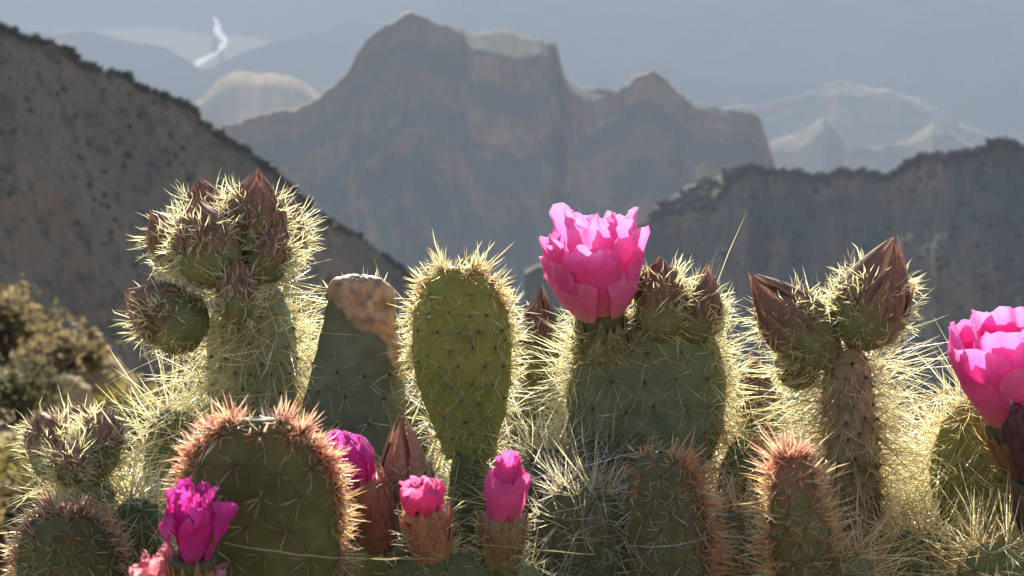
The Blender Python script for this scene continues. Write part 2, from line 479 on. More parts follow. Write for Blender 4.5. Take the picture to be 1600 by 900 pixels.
def shrub(px, py, d, wpx, hpx, col, label, n=1500, leaf=0.022, seed=0):
    g_ = np.random.default_rng(seed)
    base = on_ground(px, py)
    d = (base - CAM) @ FWD
    base[2] -= 0.03
    k = d / F
    W, H = wpx * k / 2, hpx * k
    t = thing('shrub', label, 'shrub', base, 'shrubs on the rocky shoulder')
    # limbs
    SV, SF, SC = [], [], []
    ends = []
    for i in range(16):
        a = g_.uniform(0, 2 * math.pi); q = g_.uniform(0.2, 0.95)
        e = base + np.array([math.cos(a) * W * q, math.sin(a) * W * q, H * g_.uniform(0.5, 0.95)])
        m = (base + e) / 2 + np.array([0, 0, 0.12 * H]) + g_.normal(size=3) * 0.05 * W
        ends += [e, m * 0.4 + e * 0.6]
        pts = [base, m, e]
        for j, p in enumerate(pts):
            r = 0.03 * W * (1 - j * 0.36)
            for c in range(4):
                SV.append(p + r * np.array([math.cos(c * 1.571), math.sin(c * 1.571), 0]))
        b0 = i * 12
        for j in range(2):
            for c in range(4):
                SF.append([b0 + j * 4 + c, b0 + j * 4 + (c + 1) % 4, b0 + j * 4 + 4 + (c + 1) % 4, b0 + j * 4 + 4 + c])
    mk('branches', SV, SF, SCALE, t, np.tile([0.12, 0.09, 0.06], (len(SV), 1)))
    # leaf-sized faces gathered in clumps
    nc = 26
    cl = []
    for i in range(nc):
        q = norm(g_.normal(size=3)); q[2] = abs(q[2])
        rr_ = g_.uniform(0.45, 1.0)
        cl.append((base + np.array([0, 0, 0.38 * H]) + q * np.array([W, W, 0.6 * H]) * rr_, g_.uniform(0.18, 0.38) * W, g_.uniform(0.65, 1.4)))
    ci = g_.integers(0, nc, n)
    cen = np.stack([cl[i][0] for i in ci]) + g_.normal(size=(n, 3)) * np.array([cl[i][1] for i in ci])[:, None] * 0.6
    cen[:, 2] = np.maximum(cen[:, 2], base[2] + 0.02)
    a = norm(g_.normal(size=(n, 3))); b = norm(np.cross(a, g_.normal(size=(n, 3))))
    s = (leaf * d / 8 * g_.uniform(0.6, 1.5, n))[:, None]
    V = np.stack([cen - a * s, cen + b * s * .45, cen + a * s, cen - b * s * .45], 1).reshape(-1, 3)
    Fc = np.arange(4 * n).reshape(-1, 4)
    tone = np.array([cl[i][2] for i in ci]) * g_.uniform(0.75, 1.25, n)
    C = np.repeat(tone[:, None] * np.array(col), 4, axis=0)
    mk('foliage', V, Fc, LEAF, t, C, smooth=False)

OL, YG, DK = (0.20, 0.155, 0.075), (0.22, 0.18, 0.045), (0.11, 0.10, 0.05)
shrub(10, 570, 9.0, 230, 100, OL, 'olive shrub with pale sunlit top above the shaded hollow', 2600, seed=1)
shrub(105, 600, 8.7, 140, 80, OL, 'olive shrub growing against the tan boulder', 1800, seed=2)
shrub(30, 665, 8.0, 200, 90, DK, 'dark green shrub in the shaded hollow below the olive shrubs', 1800, seed=3)
shrub(165, 715, 7.4, 220, 85, YG, 'yellow green shrub below the tan boulder', 2600, seed=4)
shrub(40, 800, 7.0, 240, 120, YG, 'low yellow green shrub behind the small bud cluster', 2200, seed=5)
shrub(235, 800, 6.8, 150, 90, OL, 'olive shrub behind the long spined stem', 1600, seed=6)
shrub(20, 880, 5, 260, 130, OL, 'broad olive shrub behind the small round dark pad', 3000, seed=7)
shrub(130, 840, 5, 220, 120, YG, 'yellow green shrub behind the three small buds', 2600, seed=8)

def boulder(px, py, d, wpx, hpx, label, seed):
    c = on_ground(px, py + hpx / 2)
    d = (c - CAM) @ FWD
    c = P(px, py, d)
    k = d / F
    gz = ground_z(np.array([c[0]]), np.array([c[1]]))[0]
    r = np.array([wpx * k / 2, wpx * k * 0.45, hpx * k / 2])
    r[2] = max(r[2], (c[2] + r[2] - gz + 0.08) / 2)
    c[2] = c[2] + hpx * k / 2 - r[2]
    nu, nv = 26, 40
    u = np.linspace(0.02, math.pi - 0.02, nu)[:, None]; v = np.linspace(0, 2 * math.pi, nv, endpoint=False)[None]
    dirs = np.stack([np.sin(u) * np.cos(v), np.sin(u) * np.sin(v), np.cos(u) + 0 * v], -1)
    s = np.sign(dirs) * np.abs(dirs) ** 0.75
    n1 = fbm(dirs * 1.3 + seed * 7, 5)[..., None]
    n2 = np.round(fbm(dirs * 2.1 + seed * 3, 2) * 5)[..., None] / 5
    V = c + s * r * (1 + 0.22 * n1 + 0.12 * n2)
    o = mk('boulder', V.reshape(-1, 3), grid_faces(nu, nv, True), M_BOULDER, origin=(c[0], c[1], gz))
    tag(o, label, 'boulder', 'boulders on the rocky shoulder')
boulder(160, 603, 8.3, 96, 78, 'tan pink boulder at the end of the rocky shoulder', 1)
boulder(108, 618, 8.4, 70, 60, 'smaller tan boulder half hidden by shrubs', 2)
boulder(190, 632, 8.0, 46, 40, 'low rounded tan stone under the big boulder', 3)

# ------------------------------------------------------------------ spines
CREAM = [(0.90, 0.82, 0.46), (0.92, 0.87, 0.54), (0.86, 0.75, 0.40)]
GREY = [(0.74, 0.68, 0.52), (0.82, 0.76, 0.58), (0.62, 0.55, 0.42)]
GOLD = [(0.82, 0.60, 0.28), (0.86, 0.70, 0.38), (0.78, 0.45, 0.22)]
ROSE = [(0.88, 0.44, 0.30), (0.90, 0.54, 0.36), (0.82, 0.34, 0.24), (0.90, 0.68, 0.42)]
RUST = [(0.70, 0.30, 0.16), (0.80, 0.48, 0.22), (0.84, 0.62, 0.34)]

class Spines:
    def __init__(s):
        s.b, s.t, s.r, s.c, s.m = [], [], [], [], []
    def add(s, base, tip, r, col, bend):
        s.b.append(base); s.t.append(tip); s.r.append(r); s.c.append(col); s.m.append(bend)
    def geo(s):
        B, T = np.array(s.b), np.array(s.t)
        R, C, M = np.array(s.r)[:, None], np.array(s.c), np.array(s.m)
        D = norm(T - B)
        ref = np.where(np.abs(D[:, 2:3]) > 0.9, np.array([[1.0, 0, 0]]), np.array([[0, 0, 1.0]]))
        X = norm(np.cross(D, ref)); Y = np.cross(D, X)
        mid = B * 0.35 + T * 0.65 + M
        PH = rng.uniform(0, 6.28, (len(B), 1))
        vs_ = []
        for cen, rad in ((B, R), (mid, R * 0.78)):
            for k in range(3):
                a = (k - 1) * 1.3 + PH
                vs_.append(cen + (X * np.cos(a) + Y * np.sin(a)) * rad)
        vs_.append(T)
        V = np.stack(vs_, 1).reshape(-1, 3)
        fl = []
        for k in range(2):
            k2 = k + 1
            fl += [[k, k2, 3 + k2], [k, 3 + k2, 3 + k], [3 + k, 3 + k2, 6]]
        n = len(B)
        Fc = (np.arange(n)[:, None, None] * 7 + np.array(fl)[None]).reshape(-1, 3)
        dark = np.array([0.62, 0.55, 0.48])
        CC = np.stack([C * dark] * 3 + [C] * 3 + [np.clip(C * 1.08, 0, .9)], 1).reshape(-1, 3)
        return V, Fc, CC
    def build(s, name, parent, stuff=True):
        if not s.b: return None
        V, Fc, CC = s.geo()
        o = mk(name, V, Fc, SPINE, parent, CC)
        if stuff: o['kind'] = 'stuff'
        return o

def cluster(S, p, nrm_, up, k, spec, boost=1.0):
    """spines of one areole; k = metres per photo pixel; lengths in photo pixels"""
    n = int(round(rng.integers(spec['n'][0], spec['n'][1] + 1) * boost))
    tx = norm(np.cross(nrm_, up + 1e-6)); ty = np.cross(tx, nrm_)
    a0 = rng.uniform(0, 6.28)
    for i in range(n):
        a = a0 + i * 6.283 / max(n, 1) + rng.normal() * 0.35
        cen = i < spec.get('cen', 1)
        al = rng.uniform(0.05, 0.6) if cen else rng.uniform(0.55, 1.35)
        d = nrm_ * math.cos(al) + (tx * math.cos(a) + ty * math.sin(a)) * math.sin(al)
        d = d + np.array([0, 0, spec.get('lift', 0.0)])
        d = norm(d)
        l0, l1 = spec['cl'] if cen and 'cl' in spec else spec['l']
        ln = rng.uniform(l0, l1) * k * (0.6 + 0.4 * rng.uniform())
        col = np.array(spec['tint'][rng.integers(len(spec['tint']))]) * rng.uniform(0.85, 1.08)
        b = p - nrm_ * 0.0006 + norm(rng.normal(size=3)) * 0.0004
        S.add(b, b + d * ln, spec.get('r', 1.1) * k * rng.uniform(0.7, 1.2), np.clip(col, 0, .9), rng.normal(size=3) * ln * 0.02)

def areole_dot(p, n, r, col):
    v = [p + n * r * .8]
    x = norm(np.cross(n, [0.3, 0.2, 1])); y = np.cross(n, x)
    for k in range(5):
        a = k * 1.2566
        v.append(p + (x * math.cos(a) + y * math.sin(a)) * r - n * r * .25)
    f = [[0, 1 + k, 1 + (k + 1) % 5] for k in range(5)]
    return np.array(v), np.array(f), np.tile(col, (6, 1))

# ------------------------------------------------------------------ pads
class Pad:
    """a flattened stem joint: axis base->top, half width w(u), half thickness t(u)"""
    def __init__(s, base, top, W, T, um=0.55, fb=0.45, n=2.0, yaw=0.0, bend=0.0, bow=0.0, ang=0.0, scal=0.0, seed=0):
        s.base, s.top = np.array(base, float), np.array(top, float)
        s.L = np.linalg.norm(s.top - s.base)
        s.a = (s.top - s.base) / s.L
        v = -FWD
        side = norm(np.cross(s.a, v)) * 1.0
        side = side if side @ RIGHT > 0 else -side
        nr = np.cross(side, s.a)
        if nr @ v < 0: nr = -nr
        c, q = math.cos(yaw), math.sin(yaw)
        s.side, s.nrm = side * c + nr * q, nr * c - side * q
        s.W, s.T, s.um, s.fb, s.n, s.bend, s.bow, s.seed, s.ang = W, T, um, fb, n, bend, bow, seed, ang
    def f(s, u):
        u = np.clip(u, 0, 1)
        hi = np.clip(1 - np.clip((u - s.um) / (1 - s.um), 0, 1) ** s.n, 0, 1) ** (1 / s.n)
        lo = s.fb + (1 - s.fb) * np.sin(np.clip(u / s.um, 0, 1) * math.pi / 2) ** 1.2
        return np.where(u > s.um, hi, lo)
    def p(s, u, th):
        u = np.asarray(u, float); th = np.asarray(th, float)
        f = s.f(u)
        w = s.W * f
        t = s.T * np.minimum(f, 1) ** 0.85
        wob = 1 + 0.045 * fbm(np.stack([np.cos(th) * 1.5 + s.seed, u * 4, np.sin(th)], -1), 2)
        ct = np.cos(th); st = np.sin(th)
        st = np.sign(st) * np.abs(st) ** 0.85
        off = s.bend * np.sin(u * math.pi / 1.0) * s.W
        bow = s.bow * (u - .5) ** 2 * s.L
        return (s.base + s.a * (u * s.L)[..., None] + s.side * (w * wob * ct + off)[..., None]
                + s.nrm * (t * wob * st + bow)[..., None])
    def nrmal(s, u, th):
        e = 1e-3
        u1 = np.clip(u, 0, 0.996)
        du = s.p(u1 + e, th) - s.p(u1 - e, th)
        dt = s.p(u1, th + e) - s.p(u1, th - e)
        n = norm(np.cross(dt, du))
        c = s.base + s.a * (np.asarray(u1) * s.L * 0.92)[..., None]
        sg = np.sign(np.sum(n * (s.p(u1, th) - c), -1, keepdims=True))
        return n * np.where(sg == 0, 1, sg)
    def areoles(s, sp):
        out = []
        rows = max(3, int(s.L / (sp * 0.8)))
        for i in range(rows):
            q = (i + 0.5) / rows
            u = math.sin(q * math.pi / 2) if False else q
            th = np.linspace(0, 2 * math.pi, 181)
            pp = s.p(np.full(181, u), th)
            cl = np.concatenate([[0], np.cumsum(np.linalg.norm(np.diff(pp, axis=0), axis=1))])
            m = max(3, int(round(cl[-1] / sp)))
            for j in range(m):
                x = ((j + 0.5 * (i % 2)) / m * cl[-1] + rng.normal() * sp * 0.08) % cl[-1]
                out.append((min(0.985, max(0.02, u + rng.normal() * 0.01)), float(np.interp(x, cl, th))))
        out.append((0.985, 0.5)); out.append((0.985, 3.6))
        return out

def build_pad(t, pad, k, col, spec, sp=36, rimspec=None, name='pad', top=0.80, umin=0.0, bump=1.0, tipcol=None, dotcol=(0.22, 0.15, 0.09), paint=None, disp=None, nu=56, nv=72, single=True, density=1.0):
    ar = pad.areoles(sp * k)
    q = np.linspace(0, 1, nu)
    u = np.sin(q * math.pi / 2) * 0.9995
    th = np.linspace(0, 2 * math.pi, nv, endpoint=False)
    U, TH = np.meshgrid(u, th, indexing='ij')
    V = pad.p(U, TH).reshape(-1, 3)
    Nn = pad.nrmal(U, TH).reshape(-1, 3)
    AU = np.array([a for a, b in ar]); AT = np.array([b for a, b in ar])
    AP = pad.p(AU, AT); AN = pad.nrmal(AU, AT)
    # low tubercle under every areole
    sig = sp * k * 0.36
    h = np.zeros(len(V))
    for p_ in AP:
        d2 = np.sum((V - p_) ** 2, 1)
        h = np.maximum(h, np.exp(-d2 / (sig * sig)))
    V = V + Nn * ((h - 0.25) * 2.6 * k * bump)[:, None]
    V = V + Nn * (fbm(V / (70 * k) + pad.seed, 3) * 3.0 * k)[:, None]
    C = np.tile(np.array(col), (len(V), 1))
    C = C * (1 + 0.22 * fbm(V / (60 * k) + 3.1, 3))[:, None]
    if tipcol is not None:
        w = np.clip((U.reshape(-1) - 0.72) / 0.25, 0, 1)[:, None]
        C = C * (1 - w) + np.array(tipcol) * w
    if paint is not None:
        C = paint(U.reshape(-1), TH.reshape(-1), V, C)
    if disp is not None:
        V = disp(U.reshape(-1), TH.reshape(-1), V, Nn)
    body = mk(name, V, grid_faces(nu, nv, True), FLESH, t, C)
    rest = Spines()
    cnt = 0
    for p_, n_, uu, tt in zip(AP, AN, AU, AT):
        if uu < umin: continue
        sx = rimspec if (rimspec is not None and uu > top) else spec
        if callable(sx): sx = sx(uu, tt)
        if sx is None or rng.uniform() > density: continue
        front = n_ @ (-FWD) > 0.15
        p2 = p_ + n_ * 1.9 * k * bump
        if front and single and cnt < 290:
            S = Spines(); cluster(S, p2, n_, pad.a, k, sx, 0.62 if n_ @ (-FWD) > 0.6 and sx['n'][0] >= 10 and uu < top else 1.0)
            V1, F1, C1 = S.geo()
            V2, F2, C2 = areole_dot(p2 + n_ * k * .4, n_, 3.4 * k, dotcol)
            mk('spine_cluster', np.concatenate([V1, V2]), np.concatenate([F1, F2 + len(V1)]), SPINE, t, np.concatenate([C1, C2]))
            cnt += 1
        else:
            cluster(rest, p2, n_, pad.a, k, sx, 1.5 if sx['n'][0] >= 10 else 1.15)
    rest.build('spines', t)
    return body

def fringe(t, pad, k, count, umin, spec, spread=.22):
    S = Spines()
    for i in range(count):
        q = rng.uniform(0, 1)
        u = min(.985, umin + (1 - umin) * math.sin(q * math.pi / 2))
        th = (0 if rng.integers(2) else math.pi) + rng.normal() * (spread + .5 * (u > .93))
        p = pad.p(np.array(u), np.array(th)); n_ = pad.nrmal(np.array(u), np.array(th))
        cluster(S, p, n_, pad.a, k, spec(u) if callable(spec) else spec)
    S.build('rim_spines', t)

def lower_pad(t, p0, k, W=46, T=22, col=(0.13, 0.15, 0.06), spec=None):
    """the older joint underneath, down to the soil"""
    if p0[2] < 0.012: return
    b = np.array([p0[0] + rng.normal() * 0.004, p0[1] + 0.01, -0.012])
    pad = Pad(b, p0 + np.array([0, 0, 0.012]), W * k, T * k, 0.5, 0.6, 2.2, yaw=rng.uniform(-.4, .4), seed=rng.uniform(0, 50))
    build_pad(t, pad, k, col, spec or dict(n=(5, 8), l=(22, 46), cl=(40, 70), tint=GREY), sp=44, name='lower_pad', nu=20, nv=28, single=False)

# ------------------------------------------------------------------ buds
def frame(axis):
    ref = np.array([0.0, 0, 1]) if abs(axis[2]) < 0.9 else np.array([0, -1.0, 0])
    x = norm(np.cross(axis, ref)); y = np.cross(axis, x)
    return x, y

def revolve(base, axis, H, prof, nv=26, bump=None):
    x, y = frame(axis)
    rows = []
    th = np.linspace(0, 2 * math.pi, nv, endpoint=False)
    for s_, r in prof:
        rows.append(base + axis * (s_ * H) + (x * np.cos(th)[:, None] + y * np.sin(th)[:, None]) * r)
    return np.stack(rows)

def scale_leaf(base, axis, x, y, phi, s0, s1, R0, R1, wid, H, flare, col, edge):
    """pointed scale hugging the cone between heights s0 and s1"""
    V, C = [], []
    ns, nt_ = 6, 5
    for i in range(ns):
        s_ = i / (ns - 1)
        w = wid * (math.sin((0.18 + 0.82 * (1 - s_)) * math.pi / 2) ** 1.0) * (1 - s_ ** 2.2) ** 0.8
        R = R0 + (R1 - R0) * s_ ** 1.15 + 0.06 * R0 * math.sin(s_ * 3.14) + flare * s_ ** 3
        for j in range(nt_):
            q = j / (nt_ - 1) * 2 - 1
            ang = phi + q * w / max(R, R0 * 0.45)
            rr_ = R + 0.03 * R0 * (1 - q * q)
            V.append(base + axis * ((s0 + (s1 - s0) * s_) * H) + (x * math.cos(ang) + y * math.sin(ang)) * rr_)
            m = min(1, abs(q) ** 3 * 0.7 + s_ ** 4 * 0.8)
            C.append(np.array(col) * (1 - m) + np.array(edge) * m)
    return np.array(V), grid_faces(ns, nt_), np.array(C)

GREENB = (0.15, 0.165, 0.06)
def bud(t, b, tip, R, k, col=GREENB, scol=(0.20, 0.12, 0.072), edge=(0.48, 0.20, 0.14), nsp=130, split=0.64, tint=CREAM, slen=(18, 40), closed=1.0, open_=0.0):
    """b, tip world points; R radius in metres"""
    H = np.linalg.norm(tip - b); ax = (tip - b) / H
    x, y = frame(ax)
    pr = [(0.0, .35), (0.06, .62), (0.16, .86), (0.28, .99), (0.40, 1.0), (split, .90), (split + .08, .78), (split + .18, .50), (split + .28, .25), (1.0, .03)]
    V = revolve(b, ax, H, [(a, r * R) for a, r in pr], 24)
    rel = V.reshape(-1, 3)
    # tubercles
    ss = np.repeat([a for a, r in pr], 24); tt = np.tile(np.linspace(0, 2 * math.pi, 24, endpoint=False), len(pr))
    bm = np.cos(tt * 7 + ss * 22) * np.cos(ss * 34) * 0.07 * R * (ss < split)
    c0 = b + ax * (ss * H)[:, None]
    rel = rel + norm(rel - c0) * bm[:, None]
    mixv = np.clip((ss - split + .06) / .12, 0, 1)[:, None]
    C = np.array(col) * (1 - mixv) + np.array(scol) * mixv
    C = C * (1 + 0.25 * fbm(rel / (25 * k), 2))[:, None]
    body = mk('flower_bud', rel, grid_faces(len(pr), 24, True), FLESH, t, C)
    # overlapping pointed scales
    for ring, (cnt, s0, s1, r0, r1, wd, fl) in enumerate(((11, split - .16, split + .14, 1.0, .72, .22, .16), (9, split - .05, split + .26, .94, .46, .28, .10), (6, split + .02, split + .30, .88, .26, .36, .0), (5, split + .06, 1.04, .80, .02, .46, .0))):
        for j in range(cnt):
            phi = (j + 0.5 * ring + rng.uniform(-.15, .15)) * 2 * math.pi / cnt
            e1 = s1 + rng.uniform(-.07, .04)
            v, f, c = scale_leaf(b, ax, x, y, phi, s0, e1, r0 * R * 1.03, r1 * R, wd * R, H, fl * R, (np.array(scol) * (0.55 + .15 * ring) + np.array(col) * (.45 - .15 * ring)) * rng.uniform(.7, 1.3), edge)
            mk('scale', v, f, SCALE, body, c)
    S = Spines()
    for i in range(int(nsp * 1.1)):
        s_ = rng.uniform(0.04, split + 0.16)
        a = rng.uniform(0, 2 * math.pi)
        r = R * np.interp(s_, [q[0] for q in pr], [q[1] for q in pr])
        rad = x * math.cos(a) + y * math.sin(a)
        p = b + ax * (s_ * H) + rad * r * 0.97
        for q in range(rng.integers(2, 5)):
            d = norm(rad * rng.uniform(.5, 1.1) + ax * rng.uniform(-0.3, 0.5 + s_) + norm(rng.normal(size=3)) * 0.55)
            ln = rng.uniform(*slen) * k * (0.6 + .8 * s_)
            S.add(p, p + d * ln, 0.9 * k * rng.uniform(.7, 1.2), np.clip(np.array(tint[rng.integers(len(tint))]) * rng.uniform(.85, 1.1), 0, .9), rng.normal(size=3) * ln * .06)
    o = S.build('spines', body)
    return body

# ------------------------------------------------------------------ flowers
def petal_geo(b, ax, x, y, phi, H, r0, r1, rt, wid, col0, col1, cole, seed, frill=1.0, droop=0.0, twist=0.0, ns=17, nt_=17, wrap=0.85, ragged=1.0, crumple=0.0):
    s_, q = np.meshgrid(np.linspace(0, 1, ns), np.linspace(-1, 1, nt_), indexing='ij')
    smax = 1 - 0.17 * np.abs(q) ** 3.6 + ragged * 0.10 * fbm(np.stack([q * 2.2 + seed, q * 0, q * 0 + seed * 1.7], -1), 4, .6) * 1.6
    se = s_ * smax
    w = wid * (np.clip(se, 0, 1) ** 0.62) * (1 - 0.18 * np.clip((se - 0.72) / 0.28, 0, 1) ** 2)
    R = r0 + (r1 - r0) * np.sin(np.clip(se * 1.15, 0, 1) * math.pi / 2) ** 1.25 + (rt - r1) * np.clip((se - 0.6) / 0.4, 0, 1) ** 1.6
    ang = phi + q * w * wrap / np.maximum(R, 0.35 * r1) + twist * se
    R2 = R + (1 - wrap) * 0.25 * w * (q * q)
    nz = fbm(np.stack([se * 3.5 + seed * 2.3, q * 2.2 + seed, se * 0 + seed], -1), 3)
    R2 = R2 + frill * wid * (0.30 * nz * se ** 1.5 + 0.13 * np.sin(q * 7 + seed) * np.clip((se - .65) / .35, 0, 1))
    R2 = np.maximum(R2, 0.02 * r1)
    Z = H * se * (1 - 0.0 * q) - droop * H * np.clip((se - 0.7) / 0.3, 0, 1) ** 2
    Z = Z + frill * 0.05 * H * nz * se
    V = b + ax * Z[..., None] + (x * np.cos(ang)[..., None] + y * np.sin(ang)[..., None]) * R2[..., None]
    if crumple:
        dv = np.stack([fbm(V / (wid * 0.55) + seed + 9 * i, 3) for i in range(3)], -1)
        V = V + dv * crumple * wid * (0.25 + se)[..., None]
    a = np.clip(se / 0.45, 0, 1)[..., None]
    e = np.clip((se - 0.78) / 0.22, 0, 1)[..., None] * 0.6
    C = np.array(col0) * (1 - a) + np.array(col1) * a
    C = C * (1 - e) + np.array(cole) * e
    C = C * (1 + 0.10 * nz)[..., None]
    return V.reshape(-1, 3), grid_faces(ns, nt_), np.clip(C.reshape(-1, 3), 0, .95)

PINK0, PINK1, PINKE = (0.80, 0.50, 0.30), (0.93, 0.17, 0.49), (0.94, 0.38, 0.68)
def flower(t, b, top, k, rings, tubeR, seed=0, col0=PINK0, col1=PINK1, cole=PINKE, crumple=0.0, name='flower', ragged=0.75):
    """b = floor of the cup, top = height of the petals; rings: (count, height, r0, r1, rt, width, frill, wrap, twist)"""
    H = np.linalg.norm(top - b); ax = (top - b) / H
    x, y = frame(ax)
    cup = revolve(b - ax * 0.10 * H, ax, H, [(0.0, tubeR * .9), (0.06, tubeR), (0.14, tubeR * 1.02), (0.20, tubeR * .9), (0.17, tubeR * .55), (0.15, 0.02 * tubeR)], 20)
    fl = mk(name, cup.reshape(-1, 3), grid_faces(6, 20, True), PETAL, t, np.tile((0.24, 0.22, 0.09), (120, 1)))
    for ri, (cnt, hh, r0, r1, rt, wd, fr, wr, tw) in enumerate(rings):
        for j in range(cnt):
            phi = (j + 0.5 * (ri % 2) + rng.uniform(-.18, .18)) * 2 * math.pi / cnt + seed
            v, f, c = petal_geo(b - ax * 0.02 * H, ax, x, y, phi, H * hh * rng.uniform(.92, 1.05), r0 * rng.uniform(.95, 1.05), r1 * rng.uniform(.92, 1.06), rt * rng.uniform(.85, 1.15), wd * rng.uniform(.9, 1.12),
                                col0, np.array(col1) * rng.uniform(.88, 1.08) + (np.array(col0) * .22 if ri == 0 else 0), cole, seed + ri * 11 + j * 3.7, fr, 0, tw, wrap=wr, crumple=crumple, ragged=ragged)
            mk('petal', v, f, PETAL, fl, c)
    return fl

def ovary(t, b, top, R0, R1, k, col=(0.12, 0.12, 0.055), tcol=(0.30, 0.13, 0.07), nsp=40, tint=CREAM, slen=(14, 34)):
    H = np.linalg.norm(top - b); ax = (top - b) / H
    x, y = frame(ax)
    pr = [(0.0, R0 * .7), (0.12, R0 * .95), (0.35, R0 + (R1 - R0) * .35), (0.6, R0 + (R1 - R0) * .7), (0.85, R1), (1.0, R1 * .98), (1.04, R1 * .6)]
    V = revolve(b, ax, H, pr, 28)
    ss = np.repeat([a for a, r in pr], 28); tt = np.tile(np.linspace(0, 2 * math.pi, 28, endpoint=False), len(pr))
    rel = V.reshape(-1, 3); c0 = b + ax * (ss * H)[:, None]
    rel = rel + norm(rel - c0) * (np.cos(tt * 8 + ss * 3) * 0.05 * R1 + 0.10 * R1 * fbm(rel / (16 * k), 3))[:, None]
    m = np.clip(ss, 0, 1)[:, None]
    C = np.array(col) * (1 - m) + np.array(tcol) * m
    ob = mk('ovary', rel, grid_faces(len(pr), 28, True), FLESH, t, C)
    # fleshy scales hugging the upper part
    for ring, (cnt, s0, s1) in enumerate(((8, .06, .55), (9, .30, .85), (9, .50, 1.08), (9, .66, 1.18))):
        for j in range(cnt):
            e1 = s1 + rng.uniform(-.12, .12)
            q0 = np.interp(s0, [w_[0] for w_ in pr], [w_[1] for w_ in pr]); q1 = np.interp(min(e1, 1.0), [w_[0] for w_ in pr], [w_[1] for w_ in pr])
            cc = (np.array(col) * (.6 - .2 * ring) + np.array(tcol) * (.4 + .2 * ring)) * rng.uniform(.75, 1.3)
            v, f, c = scale_leaf(b, ax, x, y, (j + .5 * (ring % 2)) * 6.283 / cnt + rng.uniform(-.15, .15), s0, e1, q0 * 1.02, q1 * 1.05, R1 * .30, H, 0.06 * R1, cc, np.array(tcol) * 1.25)
            mk('scale', v, f, SCALE, ob, c)
    S = Spines()
    for i in range(nsp):
        s_ = rng.uniform(0.02, 0.95); a = rng.uniform(0, 6.28)
        r = np.interp(s_, [q[0] for q in pr], [q[1] for q in pr])
        rad = x * math.cos(a) + y * math.sin(a)
        p = b + ax * (s_ * H) + rad * r * .97
        d = norm(rad + ax * rng.uniform(-.2, 1.0) + norm(rng.normal(size=3)) * .4)
        ln = rng.uniform(*slen) * k
        S.add(p, p + d * ln, .75 * k, np.array(tint[rng.integers(len(tint))]), rng.normal(size=3) * ln * .06)
    S.build('spines', ob)
    return ob

# ------------------------------------------------------------------ the prickly pear stems
def Q(px, py, d):
    """point on an upright joint that stands at distance d where it crosses photo row 650"""
    return P(px, py, d - (650 - py) * d / F * 0.26)

GRP = 'prickly pear stems in the clump'
def stem(label, foot, name='prickly_pear_stem'):
    base = np.array([foot[0], foot[1], 0.0])
    return thing(name, label, 'cactus', base, GRP)

LONG = dict(n=(10, 13), l=(66, 140), cl=(110, 200), cen=4, tint=CREAM, r=0.92)
LONGD = dict(n=(10, 13), l=(66, 140), cl=(110, 200), cen=4, tint=CREAM, r=0.92, lift=-0.15)
MED = dict(r=0.95, n=(10, 13), l=(32, 68), cl=(52, 96), cen=1, tint=CREAM + GREY)
SHORT = dict(r=1.0, n=(7, 10), l=(22, 44), cl=(30, 58), cen=1, tint=CREAM + GREY)
GREYL = dict(n=(12, 16), l=(64, 130), cl=(90, 170), cen=3, tint=GREY + CREAM[:1], r=0.95)
RIM = dict(n=(14, 19), l=(28, 56), cl=(40, 76), cen=5, tint=GOLD + CREAM, r=1.0)
ROSER = dict(n=(11, 15), l=(16, 40), cl=(24, 50), cen=4, tint=ROSE, r=1.1)
RUSTR = dict(n=(9, 13), l=(20, 46), cl=(30, 60), cen=3, tint=RUST, r=1.0)

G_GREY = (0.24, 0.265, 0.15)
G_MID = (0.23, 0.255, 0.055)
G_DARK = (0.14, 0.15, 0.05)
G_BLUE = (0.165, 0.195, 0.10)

# A: tall left stem crowned with buds
d = 0.92; k = d / F
t = stem('tall pale green stem with long yellow spines crowned by a cluster of buds', Q(400, 700, d))
b0 = Q(395, 700, d)
pa = Pad(b0, Q(392, 425, d), 74 * k, 30 * k, 0.45, 0.75, 2.3, yaw=0.25, seed=1)
build_pad(t, pa, k, G_GREY, LONGD, sp=29)
lower_pad(t, b0, k)
for bx, by, tx, ty, r, dd in ((336, 446, 311, 314, 50, -0.030), (392, 420, 403, 272, 47, -0.008), (300, 425, 238, 334, 34, 0.0), (335, 400, 312, 282, 38, 0.035), (416, 425, 456, 318, 42, 0.02),
                              (368, 505, 373, 408, 30, -0.045), (318, 528, 202, 458, 48, -0.030), (400, 440, 440, 352, 34, -0.02)):
    bud(t, Q(bx, by, d + dd), Q(tx, ty, d + dd), r * k, k, nsp=120 if r > 40 else 80)

# B: pad with the corky dead top
d = 0.90; k = d / F
t = stem('grey green stem with dead corky brown top and hollow', Q(540, 760, d))
b0 = Q(530, 790, d)
pb = Pad(b0, Q(566, 430, d), 82 * k, 34 * k, 0.36, 0.9, 3.1, yaw=-0.1, bend=0.10, seed=2)
pb_f = pb.f
def fB(u):
    u = np.clip(u, 0, 1)
    w = np.interp(u, [0, .3, .45, .62, .78, .88, 1.0], [.95, 1.0, .98, .84, .68, .62, .62])
    return w * np.clip(1 - np.clip((u - .90) / .10, 0, 1) ** 2.0, 0, 1) ** .5
pb.f = fB
hol = Q(573, 455, d - 0.015)
def corkmask(U, TH, V):
    nz = fbm(V / (30 * k), 4) * 0.10
    side = np.cos(TH)
    return np.clip((U + nz + 0.10 * np.clip(side, -1, 1) + 0.16 * np.clip(side - .45, 0, 1) - 0.80) / 0.015, 0, 1)
